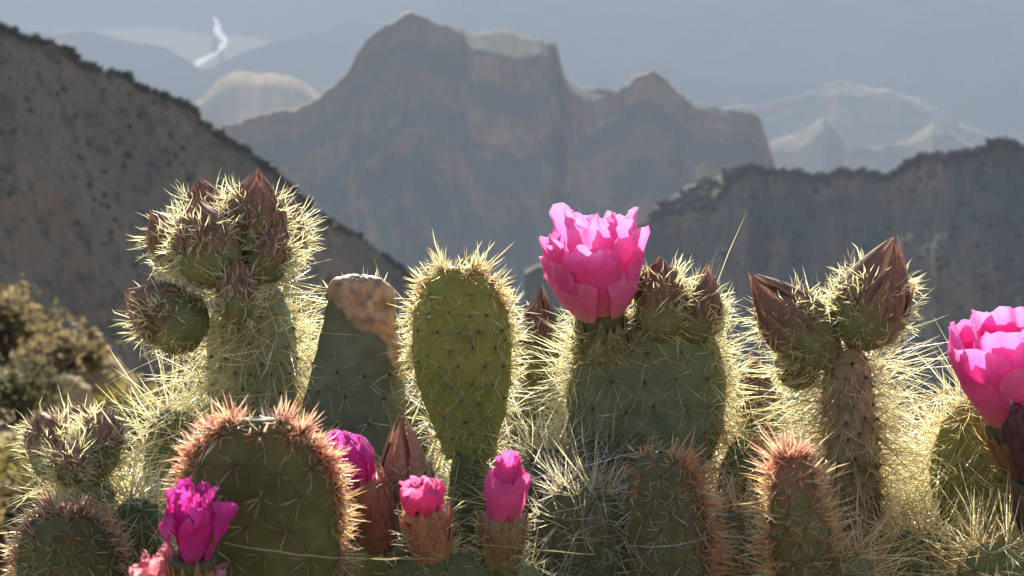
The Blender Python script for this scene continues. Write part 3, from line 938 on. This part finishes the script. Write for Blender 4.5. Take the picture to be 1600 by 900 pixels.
def paintB(U, TH, V, C):
    m = corkmask(U, TH, V)[:, None]
    n1 = fbm(V / (9 * k) + 4, 4)[:, None]
    cork = np.array([0.40, 0.26, 0.15]) * (1 + 0.75 * n1)
    cork = np.where(np.linalg.norm(V - hol, axis=1)[:, None] < 17 * k, np.array([0.45, 0.38, 0.31]) * (1 + 0.5 * n1), cork)
    C = C * (1 - m) + np.clip(cork, 0.03, .6) * m
    # rust scar low on the front
    s = Q(572, 655, d - 0.03)
    r = np.linalg.norm((V - s) * np.array([1, 0.6, .8]), axis=1)
    w = np.clip((26 * k * (1 + .35 * fbm(V / (15 * k), 3)) - r) / (4 * k), 0, 1)[:, None]
    return C * (1 - w) + np.array([0.20, 0.085, 0.04]) * w
def dispB(U, TH, V, Nn):
    m = corkmask(U, TH, V)
    n1 = fbm(V / (16 * k) + 9, 4)
    V = V + Nn * (m * (3.2 + 5.5 * n1) * k)[:, None]
    r = np.linalg.norm(V - hol, axis=1) / (19 * k)
    pit = np.exp(-r ** 4) * (22 + 9 * n1) * k
    return V - np.array([0, -0.55, 0.8]) * pit[:, None]
build_pad(t, pb, k, (0.155, 0.165, 0.105), lambda u, th: dict(n=(4, 6), l=(40, 86), cl=(46, 100), cen=1, tint=GREY, r=0.95) if u < .72 else None, sp=50, paint=paintB, disp=dispB, nu=110, nv=120, bump=0.7)
lower_pad(t, b0, k)
S = Spines()                                                            # a few stiff bristles round the corky rim
for i in range(16):
    px = rng.uniform(508, 618); py = 436 + 0.010 * (px - 566) ** 2 + rng.uniform(0, 8)
    p = Q(px, py, d + rng.uniform(-.004, .01))
    S.add(p, p + norm(np.array([(px - 566) / 70, rng.normal() * .4, 1.0])) * rng.uniform(14, 30) * k, .8 * k, CREAM[0], np.zeros(3))
S.build('rim_bristles', t)

# C: oval green pad with golden rim
d = 0.88; k = d / F
t = stem('upright oval green pad with golden spined rim beside the corky stem', Q(725, 760, d))
b0 = Q(733, 715, d)
pc = Pad(b0, Q(716, 416, d), 76 * k, 24 * k, 0.58, 0.50, 2.3, yaw=0.12, seed=3)
build_pad(t, pc, k, G_MID, MED, sp=33, rimspec=dict(RIM, n=(9, 12)), top=0.84)
lower_pad(t, b0, k)
fringe(t, pc, k, 210, .45, lambda u: dict(n=(3, 5), l=(14, 34), cl=(24, 50), cen=2, tint=(GOLD + CREAM if u > .75 else CREAM), r=1.1))

# D: bud on a stem behind
d = 0.95; k = d / F
t = stem('slim stem with a single tall brown bud between two broad pads', Q(845, 780, d))
b0 = Q(838, 780, d)
pd_ = Pad(b0, Q(843, 575, d), 40 * k, 30 * k, 0.5, 0.8, 2.4, seed=4)
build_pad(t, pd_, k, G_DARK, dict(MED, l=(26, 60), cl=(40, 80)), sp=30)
bud(t, Q(838, 598, d), Q(845, 450, d), 36 * k, k, nsp=90, split=.50, scol=(0.13, 0.085, 0.07), edge=(0.3, 0.14, 0.1))
lower_pad(t, b0, k)

# E: broad pad with the open flower
d = 0.885; k = d / F
t = stem('broad grey green pad carrying the open pink flower and two buds', Q(1010, 780, d))
b0 = Q(1005, 770, d)
pe = Pad(b0, Q(1012, 484, d), 124 * k, 32 * k, 0.42, 0.72, 3.0, yaw=-0.08, seed=5)
build_pad(t, pe, k, G_BLUE, dict(n=(7, 10), l=(44, 88), cl=(80, 150), cen=1, tint=GREY + CREAM, lift=-.1, r=0.95), sp=50, rimspec=lambda u, th: LONG, top=0.86)
lower_pad(t, b0, k, 70)
S = Spines()                                                            # long yellow spines down both narrow edges
for i in range(170):
    u = rng.uniform(.12, .9); sd_ = rng.integers(2)
    th = (0 if sd_ else math.pi) + rng.normal() * .25
    p = pe.p(np.array(u), np.array(th)); n_ = pe.nrmal(np.array(u), np.array(th))
    cluster(S, p, n_, pe.a, k, dict(n=(3, 5), l=(46, 96), cl=(60, 120), cen=1, tint=CREAM, r=0.95))
S.build('edge_spines', t)
fb_, ft = Q(939, 500, d - .012), Q(921, 332, d - .012)
ovary(t, Q(943, 552, d - .008), Q(939, 500, d - .012), 50 * k, 34 * k, k, col=(0.165, 0.19, 0.09), tcol=(0.22, 0.20, 0.08), nsp=190, slen=(24, 54))
flower(t, fb_, ft, k, [
    (5, 0.52, 30 * k, 66 * k, 70 * k, 54 * k, .6, .92, 0),
    (5, 0.72, 26 * k, 76 * k, 78 * k, 64 * k, .8, .88, 0),
    (6, 0.88, 22 * k, 76 * k, 76 * k, 56 * k, 1.0, .86, 0),
    (5, 1.0, 18 * k, 62 * k, 56 * k, 56 * k, 1.1, .86, 0),
    (4, 1.02, 12 * k, 38 * k, 30 * k, 44 * k, 1.2, .86, 0)], 36 * k, seed=0.4)
bud(t, Q(1028, 532, d - .01), Q(1034, 402, d - .01), 38 * k, k, nsp=110)
bud(t, Q(1078, 535, d), Q(1104, 418, d), 40 * k, k, nsp=110, split=.55)

# F: brown edge-on column with two big buds
d = 0.86; k = d / F
t = stem('tan scarred column with long pale spines topped by two pointed buds', Q(1340, 900, d))
b0 = Q(1345, 960, d)
pf = Pad(b0, Q(1322, 530, d), 42 * k, 44 * k, 0.4, 0.85, 3.2, bend=-0.06, seed=6)
def paintF(U, TH, V, C):
    n1 = fbm(V / (34 * k) + 2, 4)[:, None]
    w = np.clip(n1 * 1.6 + .75, 0, 1)
    return C * (1 - w) + np.array([0.32, 0.24, 0.14]) * (1 + .5 * fbm(V / (8 * k), 3)[:, None]) * w
build_pad(t, pf, k, (0.10, 0.105, 0.055), lambda u, th: dict(LONGD, l=(74, 150), cl=(110, 210), tint=CREAM + GREY[:1]) if abs(math.cos(th)) > .55 else dict(n=(13, 17), l=(24, 70), cl=(40, 96), cen=3, tint=GREY, lift=-.5, r=.95), sp=26, paint=paintF, bump=2.2, nu=90, dotcol=(0.13, 0.09, 0.06))
lower_pad(t, b0, k)
bud(t, Q(1296, 566, d - .006), Q(1174, 430, d - .004), 50 * k, k, nsp=170, split=.54)
bud(t, Q(1338, 540, d - .010), Q(1397, 374, d - .012), 57 * k, k, nsp=190, split=.53)
bud(t, Q(1262, 600, d + .01), Q(1222, 545, d + .005), 30 * k, k, nsp=60, split=.62)

# G: bud on a spiny pad between broad pad and column
d = 0.93; k = d / F
t = stem('spiny green stem with one slender bud beside the tan column', Q(1190, 800, d))
b0 = Q(1200, 830, d)
pg = Pad(b0, Q(1192, 630, d), 46 * k, 26 * k, 0.5, 0.7, 2.3, seed=7)
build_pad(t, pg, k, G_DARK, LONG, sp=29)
bud(t, Q(1192, 690, d - .02), Q(1175, 556, d - .02), 36 * k, k, nsp=90, split=.5, scol=(0.15, .085, .07))
lower_pad(t, b0, k)

# H: narrow rosy young pad seen edge-on, in front
d = 0.74; k = d / F
t = stem('narrow young pad with salmon tipped spines seen edge on', Q(1250, 960, d))
b0 = Q(1262, 960, d)
ph = Pad(b0, Q(1234, 706, d), 46 * k, 40 * k, 0.35, 0.75, 2.2, seed=8)
build_pad(t, ph, k, (0.13, 0.12, 0.045), dict(n=(7, 10), l=(24, 50), cl=(40, 84), cen=2, tint=RUST + GOLD, lift=.35), sp=30, rimspec=dict(ROSER, lift=.5), top=.72, tipcol=(0.20, 0.10, 0.05), bump=2.4, dotcol=(0.35, 0.16, 0.10))
lower_pad(t, b0, k)
fringe(t, ph, k, 260, .15, lambda u: dict(n=(2, 4), l=(24, 52), cl=(40, 92), cen=1, tint=(ROSE if u > .86 else GOLD + RUST[1:] + CREAM), r=1.15, lift=.25), spread=.5)

# I: right hand flower on its pad
d = 0.83; k = d / F
t = stem('spiny round pad carrying the big pink flower and a withered bloom', Q(1560, 900, d))
b0 = Q(1560, 900, d)
pi_ = Pad(b0, Q(1540, 620, d + .015), 92 * k, 28 * k, 0.55, 0.55, 2.2, yaw=.2, seed=9)
build_pad(t, pi_, k, G_MID, dict(LONG, tint=CREAM + GOLD[:1]), sp=30)
lower_pad(t, b0, k, 60)
ovary(t, Q(1624, 790, d - .03), Q(1585, 664, d - .03), 26 * k, 44 * k, k, col=(0.13, 0.11, 0.06), tcol=(0.30, 0.15, 0.07), nsp=40, tint=RUST)
flower(t, Q(1586, 666, d - .03), Q(1562, 488, d - .03), k, [
    (4, 0.74, 34 * k, 80 * k, 80 * k, 74 * k, .35, .95, 0),
    (5, 0.92, 30 * k, 82 * k, 82 * k, 72 * k, .45, .92, 0),
    (5, 1.0, 24 * k, 70 * k, 66 * k, 62 * k, .6, .92, 0),
    (4, 0.98, 18 * k, 46 * k, 40 * k, 52 * k, .7, .9, 0)], 44 * k, seed=1.9, col0=(0.80, 0.45, 0.30), col1=(0.93, 0.14, 0.50), ragged=0.3)
wb, wt = Q(1612, 760, d - .06), Q(1590, 628, d - .06)
ovary(t, Q(1622, 850, d - .055), wb, 22 * k, 30 * k, k, col=(0.13, 0.10, 0.06), tcol=(0.17, 0.085, 0.06), nsp=30, tint=RUST)
flower(t, wb, wt, k, [(5, .9, 16 * k, 28 * k, 14 * k, 26 * k, 1.2, .9, .8), (4, 1.0, 10 * k, 18 * k, 10 * k, 20 * k, 1.2, .9, 1.0)], 28 * k, seed=3, col0=(0.14, 0.08, 0.06), col1=(0.20, 0.08, 0.08), cole=(0.28, 0.15, 0.13), crumple=.35, name='withered_flower')

# J: pads buried in spines at the right
for px, py, dd, w, lab, yw in ((1530, 722, .90, 70, 'green pad buried in a thicket of yellow spines under the big flower', -.3), (1440, 830, .80, 60, 'low pad bristling with straw spines right of the tan column', .3), (1560, 850, .76, 74, 'low shaded pad with straw spines below the withered bloom', .1),
                                (1478, 700, .91, 44, 'slim pad in pale spines between the tan column and the big flower', .5), (1436, 770, .88, 48, 'pad in straw spines close behind the tan column', -.4)):
    k = dd / F
    t = stem(lab, Q(px, 980, dd))
    b0 = Q(px, py + 190, dd)
    pj = Pad(b0, Q(px - 6, py, dd), w * k, 24 * k, .5, .6, 2.2, yaw=yw, seed=px)
    build_pad(t, pj, k, (0.15, 0.165, 0.055), dict(LONG, n=(10, 14), l=(80, 155), cl=(110, 210), tint=CREAM + GOLD[:2]), sp=28)
    lower_pad(t, b0, k)

# K: big dark pad in front, salmon rim
d = 0.70; k = d / F
t = stem('large dark green pad with a salmon orange spined rim', Q(415, 1050, d))
b0 = Q(420, 1060, d)
pk = Pad(b0, Q(400, 652, d), 128 * k, 34 * k, 0.58, 0.6, 2.4, yaw=0.1, seed=11)
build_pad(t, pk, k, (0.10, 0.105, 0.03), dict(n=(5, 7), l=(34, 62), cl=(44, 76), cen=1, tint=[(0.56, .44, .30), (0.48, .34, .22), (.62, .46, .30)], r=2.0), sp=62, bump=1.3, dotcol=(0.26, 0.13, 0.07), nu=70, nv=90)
lower_pad(t, b0, k, 60)
S = Spines()
for i in range(460):                                                    # crowded young spines along the rim
    u = 1 - abs(rng.normal()) * .28
    if u < .35: continue
    u = round(u * 20) / 20 + rng.normal() * .006
    th = (0 if rng.integers(2) else math.pi) + rng.normal() * (.22 + .5 * (u > .9))
    u = min(u, .985)
    p = pk.p(np.array(u), np.array(th)); n_ = pk.nrmal(np.array(u), np.array(th))
    cluster(S, p, n_, pk.a, k, dict(n=(4, 6), l=(18, 44), cl=(30, 66), cen=1, tint=(ROSE if u > .8 else RUST + GOLD), r=1.3))
S.build('rim_spines', t)

# L: small round pad in the lower left
d = 0.74; k = d / F
t = stem('small round dark pad with dense reddish brown rim spines', Q(108, 1000, d))
b0 = Q(115, 1020, d)
pl = Pad(b0, Q(104, 793, d), 86 * k, 36 * k, 0.52, 0.6, 2.1, seed=12)
build_pad(t, pl, k, (0.085, 0.095, 0.03), dict(n=(7, 10), l=(18, 40), cl=(26, 50), cen=1, tint=GREY + RUST[1:]), sp=30, rimspec=dict(n=(12, 16), l=(18, 44), cl=(26, 50), cen=4, tint=[(.62, .36, .24), (.72, .50, .34), (.5, .25, .17)]), top=.78)
lower_pad(t, b0, k)
fringe(t, pl, k, 170, .5, dict(n=(3, 5), l=(16, 40), cl=(24, 50), cen=2, tint=[(.66, .40, .27), (.78, .56, .38), (.55, .28, .2), (.85, .72, .45)], r=1.2))

# M: left stem with three buds
d = 0.80; k = d / F
t = stem('short stem with three small buds and very long yellow side spines', Q(140, 950, d))
b0 = Q(165, 930, d)
pm = Pad(b0, Q(122, 712, d), 54 * k, 30 * k, .35, .8, 2.4, yaw=.2, seed=13)
build_pad(t, pm, k, G_GREY, dict(LONG, n=(9, 13), cl=(70, 130)), sp=30)
lower_pad(t, b0, k)
for bx, by, tx, ty, r, dd in ((92, 748, 62, 646, 34, -.012), (122, 735, 121, 634, 32, .012), (146, 745, 165, 644, 34, -.008), (112, 758, 104, 690, 26, -.03)):
    bud(t, Q(bx, by, d + dd), Q(tx, ty, d + dd), r * k, k, nsp=120, slen=(16, 36), split=.70, scol=(.22, .13, .08), edge=(.48, .22, .15))
S = Spines()
for x0, y0, x1, y1 in ((60, 700, 2, 658), (108, 690, 106, 612), (195, 690, 150, 628), (70, 750, 18, 800), (250, 665, 155, 630), (90, 700, 14, 690)):
    S.add(Q(x0, y0, d - .01), Q(x1, y1, d - .03), 1.4 * k, CREAM[1], np.zeros(3))
S.build('spines', t)

# N: crumpled magenta bloom and two pale ones in the lower left corner
d = 0.66; k = d / F
WILT = [(5, .80, 24 * k, 52 * k, 44 * k, 42 * k, 1.3, .9, .4), (4, 1.0, 16 * k, 34 * k, 26 * k, 36 * k, 1.5, .9, .8)]
for lab, fx, fy, tx, ty, sc, c0, c1, ce, sd in (
        ('crumpled magenta bloom on a stub in front of the large dark pad', 300, 880, 303, 758, 1.0, (.55, .10, .25), (.72, .035, .34), (.80, .10, .45), 1.0),
        ('folded pale coral bloom on a stub below the magenta bloom', 240, 950, 246, 862, .78, (.70, .40, .20), (.85, .25, .30), (.9, .40, .42), 2.2),
        ('small faded pink bloom on a stub beside the coral bloom', 322, 955, 318, 878, .70, (.70, .40, .30), (.80, .25, .40), (.9, .45, .5), 3.7)):
    t = stem(lab, Q(fx, 1100, d))
    lab_p = Q(fx, fy + 110, d)
    ps = Pad(Q(fx, fy + 230, d), lab_p, 54 * k, 26 * k, .5, .6, 2.2, seed=sd)
    build_pad(t, ps, k, G_DARK, SHORT, sp=44, nu=30, nv=36)
    lower_pad(t, Q(fx, fy + 230, d), k)
    ovary(t, Q(fx + 3, fy + 112, d), Q(fx, fy + 8, d), 26 * k, 40 * k * sc, k, col=(.14, .12, .05), tcol=(.34, .16, .07), nsp=30, tint=RUST)
    flower(t, Q(fx, fy, d), Q(tx, ty, d), k, [(a, b, *(q * sc for q in (c, e, f, g)), h, i_, j_) for a, b, c, e, f, g, h, i_, j_ in WILT], 36 * k * sc, seed=sd, col0=c0, col1=c1, cole=ce, crumple=.42, name='wilted_flower')

# O: purple pink bloom leaning behind the large dark pad
d = 0.76; k = d / F
t = stem('purple pink folded bloom leaning out behind the large dark pad', Q(600, 950, d))
ps = Pad(Q(620, 1000, d), Q(600, 838, d), 60 * k, 26 * k, .5, .6, 2.2, seed=15)
build_pad(t, ps, k, G_DARK, SHORT, sp=44)
lower_pad(t, Q(620, 1000, d), k)
ovary(t, Q(604, 860, d), Q(556, 758, d), 30 * k, 46 * k, k, col=(.12, .08, .05), tcol=(.36, .13, .08), nsp=40, tint=RUST)
flower(t, Q(559, 764, d), Q(528, 684, d), k, [(6, .95, 30 * k, 46 * k, 28 * k, 40 * k, .7, .95, .3), (5, 1.05, 20 * k, 34 * k, 16 * k, 34 * k, .8, .95, .6)], 42 * k, seed=4, col0=(.55, .08, .2), col1=(.66, .05, .36), cole=(.75, .15, .50), crumple=.18, name='folded_flower')

# P: pointed brown bud among pale spines
d = 0.80; k = d / F
t = stem('short stem ending in one broad pointed brown bud', Q(640, 900, d))
ps = Pad(Q(650, 930, d), Q(638, 770, d), 60 * k, 28 * k, .5, .6, 2.2, seed=16)
build_pad(t, ps, k, G_DARK, MED, sp=36)
lower_pad(t, Q(650, 930, d), k)
bud(t, Q(634, 800, d - .012), Q(627, 652, d - .012), 48 * k, k, nsp=110, split=.36, scol=(.38, .20, .12), edge=(.50, .24, .15), slen=(22, 46))

# Q: small crumpled pink bloom with orange ovary
d = 0.74; k = d / F
t = stem('small crumpled pink bloom on a fat orange ovary', Q(680, 950, d))
ps = Pad(Q(700, 1010, d), Q(690, 862, d), 100 * k, 30 * k, .5, .6, 2.3, seed=17)
build_pad(t, ps, k, (.10, .115, .04), SHORT, sp=44)
lower_pad(t, Q(700, 1010, d), k)
ovary(t, Q(676, 872, d - .02), Q(664, 798, d - .02), 33 * k, 38 * k, k, col=(.26, .15, .06), tcol=(.42, .17, .09), nsp=60)
flower(t, Q(665, 806, d - .02), Q(656, 752, d - .02), k, [(6, .95, 26 * k, 36 * k, 24 * k, 30 * k, 1.1, .9, .5), (5, 1.0, 18 * k, 26 * k, 12 * k, 26 * k, 1.2, .9, .9)], 37 * k, seed=5, col0=(.65, .14, .18), col1=(.80, .10, .32), cole=(.88, .30, .48), crumple=.30, name='wilted_flower')

# R: furled pink bloom
d = 0.75; k = d / F
t = stem('tall furled pink bloom on a spiny green ovary', Q(785, 950, d))
ps = Pad(Q(790, 1020, d), Q(785, 872, d), 74 * k, 28 * k, .5, .6, 2.2, seed=18)
build_pad(t, ps, k, G_DARK, MED, sp=40)
lower_pad(t, Q(790, 1020, d), k)
ovary(t, Q(782, 885, d - .012), Q(786, 808, d - .012), 31 * k, 36 * k, k, col=(.17, .16, .05), tcol=(.28, .17, .08), nsp=110)
flower(t, Q(786, 822, d - .012), Q(797, 708, d - .012), k, [(3, .78, 24 * k, 34 * k, 26 * k, 42 * k, .5, .95, .2), (3, .95, 20 * k, 27 * k, 14 * k, 36 * k, .7, .95, .5), (3, 1.05, 12 * k, 16 * k, 14 * k, 24 * k, 1.3, .9, .8)], 34 * k, seed=6, col0=(.70, .30, .25), col1=(.82, .10, .38), cole=(.88, .20, .52), crumple=.10, name='furled_flower')

# S: shaded pads under a mat of long grey spines
for px, py, dd, w, lab, yw, sq in ((905, 760, .79, 84, 'shaded pad under a star of long grey spines', .2, 30), (850, 700, .86, 62, 'small pad matted with fine grey spines behind the furled bloom', -.2, 28), (940, 700, .87, 60, 'grey spined pad below the broad flowering pad', .35, 30)):
    k = dd / F
    t = stem(lab, Q(px, 980, dd))
    b0 = Q(px + 6, py + 230, dd)
    pj = Pad(b0, Q(px, py, dd), w * k, 28 * k, .55, .6, 2.2, yaw=yw, seed=px)
    build_pad(t, pj, k, (0.11, 0.115, 0.055), dict(GREYL, n=(8, 11)), sp=sq + 6, rimspec=dict(GREYL, n=(12, 16)), top=.8)
    lower_pad(t, b0, k)

# T: pad with rust red right rim
d = 0.77; k = d / F
t = stem('dark pad with rust red rim and orange spines under the broad pad', Q(1050, 1000, d))
b0 = Q(1040, 990, d)
pt = Pad(b0, Q(1032, 706, d), 68 * k, 34 * k, .50, .7, 2.3, yaw=.35, bend=.12, seed=20)
build_pad(t, pt, k, (0.10, 0.10, 0.04), dict(n=(6, 9), l=(24, 60), cl=(36, 80), cen=1, tint=GREY), sp=32, rimspec=RUSTR, top=.80, dotcol=(0.30, 0.12, 0.09))
lower_pad(t, b0, k)
S = Spines()
for i in range(240):
    u = min(.985, round(rng.uniform(.3, .985) * 18) / 18 + rng.normal() * .006); th = rng.normal() * .3
    p = pt.p(np.array(u), np.array(th)); n_ = pt.nrmal(np.array(u), np.array(th))
    cluster(S, p, n_, pt.a, k, dict(n=(3, 5), l=(14, 36), cl=(34, 76), cen=1, tint=RUST + ROSE[:2] + GOLD, r=1.0))
S.build('rim_spines', t)

# pads further back that fill the gaps with spines
for px, py, dd, w, lab, yw, sp_ in ((455, 560, .97, 52, 'pale pad behind the bud crowned stem, hidden in yellow spines', .4, LONG), (640, 560, .98, 40, 'slim spiny pad showing between corky stem and oval pad', .5, LONG), (815, 560, .99, 44, 'slim spiny pad behind the single tall bud', -.4, MED),
                                    (275, 640, .90, 58, 'pad in a thicket of yellow spines behind the salmon rimmed pad', .3, LONG), (1165, 690, .88, 46, 'low pad in a thicket of golden spines beside the broad pad', .2, dict(LONG, tint=CREAM + GOLD)), (1400, 720, .93, 56, 'hidden pad in pale spines behind the tan column', -.3, LONG),
                                    (760, 700, .93, 62, 'low pad in dry spines below the oval pad', .2, MED), (215, 780, .78, 56, 'low pad in straw spines left of the salmon rimmed pad', .1, LONG), (1140, 800, .82, 56, 'low pad in dry spines right of the rust rimmed pad', .1, dict(LONG, tint=CREAM + GREY + GOLD)), (1320, 860, .74, 54, 'low pad in straw spines at the foot of the tan column', 0, dict(LONG, tint=CREAM + GOLD))):
    k = dd / F
    t = stem(lab, Q(px, 980, dd))
    b0 = Q(px + 6, py + 210, dd)
    pj = Pad(b0, Q(px, py, dd), w * k, 24 * k, .55, .6, 2.2, yaw=yw, seed=px)
    build_pad(t, pj, k, (0.14, 0.15, 0.06), sp_, sp=29, single=True, nu=36, nv=44)
    lower_pad(t, b0, k)

# ------------------------------------------------------------------ dry grass blades and silk caught on the spines
def strand(name, label, cat, pts, w, col, mat, group):
    pts = [np.array(p) for p in pts]
    n = 26
    u = np.linspace(0, 1, n)[:, None]
    c = (1 - u) ** 2 * pts[0] + 2 * u * (1 - u) * pts[1] + u * u * pts[2]
    c = c + 0.0006 * np.stack([fbm(np.concatenate([u * 7, u * 0 + i * 5, u * 0 + px_seed[0]], 1), 2) for i in range(3)], -1)
    px_seed[0] += 3.3
    d_ = norm(np.gradient(c, axis=0))
    X = norm(np.cross(d_, [0, 0, 1])); Y = np.cross(d_, X)
    V = []
    for kk in range(4):
        a = kk * 1.5708
        V.append(c + (X * math.cos(a) * .6 + Y * math.sin(a)) * w * (1 - .6 * np.abs(u * 2 - 1)))
    V = np.stack(V, 1).reshape(-1, 3)
    o = mk(name, V, grid_faces(n, 4, True), mat, None, np.tile(col, (len(V), 1)), origin=pts[0])
    tag(o, label, cat, group)
px_seed = [0.0]
STRAW = (0.70, 0.62, 0.42)
for lab, a, b, c, w in (
        ('pale grass blade lying across the large dark pad', (352, 848, .655), (450, 868, .65), (545, 872, .66), 1.6),
        ('short pale grass blade below the orange ovary', (545, 872, .70), (620, 876, .70), (682, 872, .71), 1.7),
        ('pale blade across the furled bloom and grey spined pad', (745, 850, .72), (840, 860, .73), (930, 866, .74), 1.2),
        ('straw blade crossing the scarred column', (1330, 710, .80), (1360, 700, .80), (1400, 690, .81), 1.5),
        ('straw blade reaching from the column towards the big flower', (1420, 630, .82), (1480, 612, .82), (1530, 592, .83), 1.6)):
    strand('grass_blade', lab, 'grass blade', (Q(*a), Q(*b), Q(*c)), w * a[2] / F, STRAW, SPINE, 'dry grass blades caught on the spines')
for lab, a, b, c, w in (
        ('silk thread strung from the furled bloom to the rust rimmed pad', (830, 748, .73), (910, 728, .74), (1000, 706, .75), .8),
        ('silk thread sagging across the dark rust rimmed pad', (975, 852, .73), (1050, 860, .73), (1110, 838, .74), .8),
        ('silk thread across the big pink flower', (1530, 590, .78), (1565, 575, .78), (1612, 548, .78), .9)):
    strand('silk_thread', lab, 'silk thread', (Q(*a), Q(*b), Q(*c)), w * a[2] / F, (.8, .8, .76), SPINE, 'silk threads between the stems')

# ------------------------------------------------------------------ haze
def haze():
    m, N, L = newmat('haze_air')
    v = N.new('ShaderNodeVolumePrincipled')
    v.inputs['Color'].default_value = (0.42, 0.49, 0.58, 1)
    v.inputs['Density'].default_value = 1.5e-4
    v.inputs['Anisotropy'].default_value = 0.0
    o = N.new('ShaderNodeOutputMaterial'); L.new(v.outputs[0], o.inputs['Volume'])
    s = 62000.0; z0, z1 = -1700.0, 460.0
    V = [(x, y, z) for z in (z0, z1) for y in (-s, s) for x in (-s, s)]
    f = [[0, 2, 3, 1], [4, 5, 7, 6], [0, 1, 5, 4], [2, 6, 7, 3], [0, 4, 6, 2], [1, 3, 7, 5]]
    o = mk('haze', V, f, m, smooth=False)
    tag(o, kind='stuff')
haze()

for o in bpy.data.objects:
    if 'o_' in o: del o['o_']
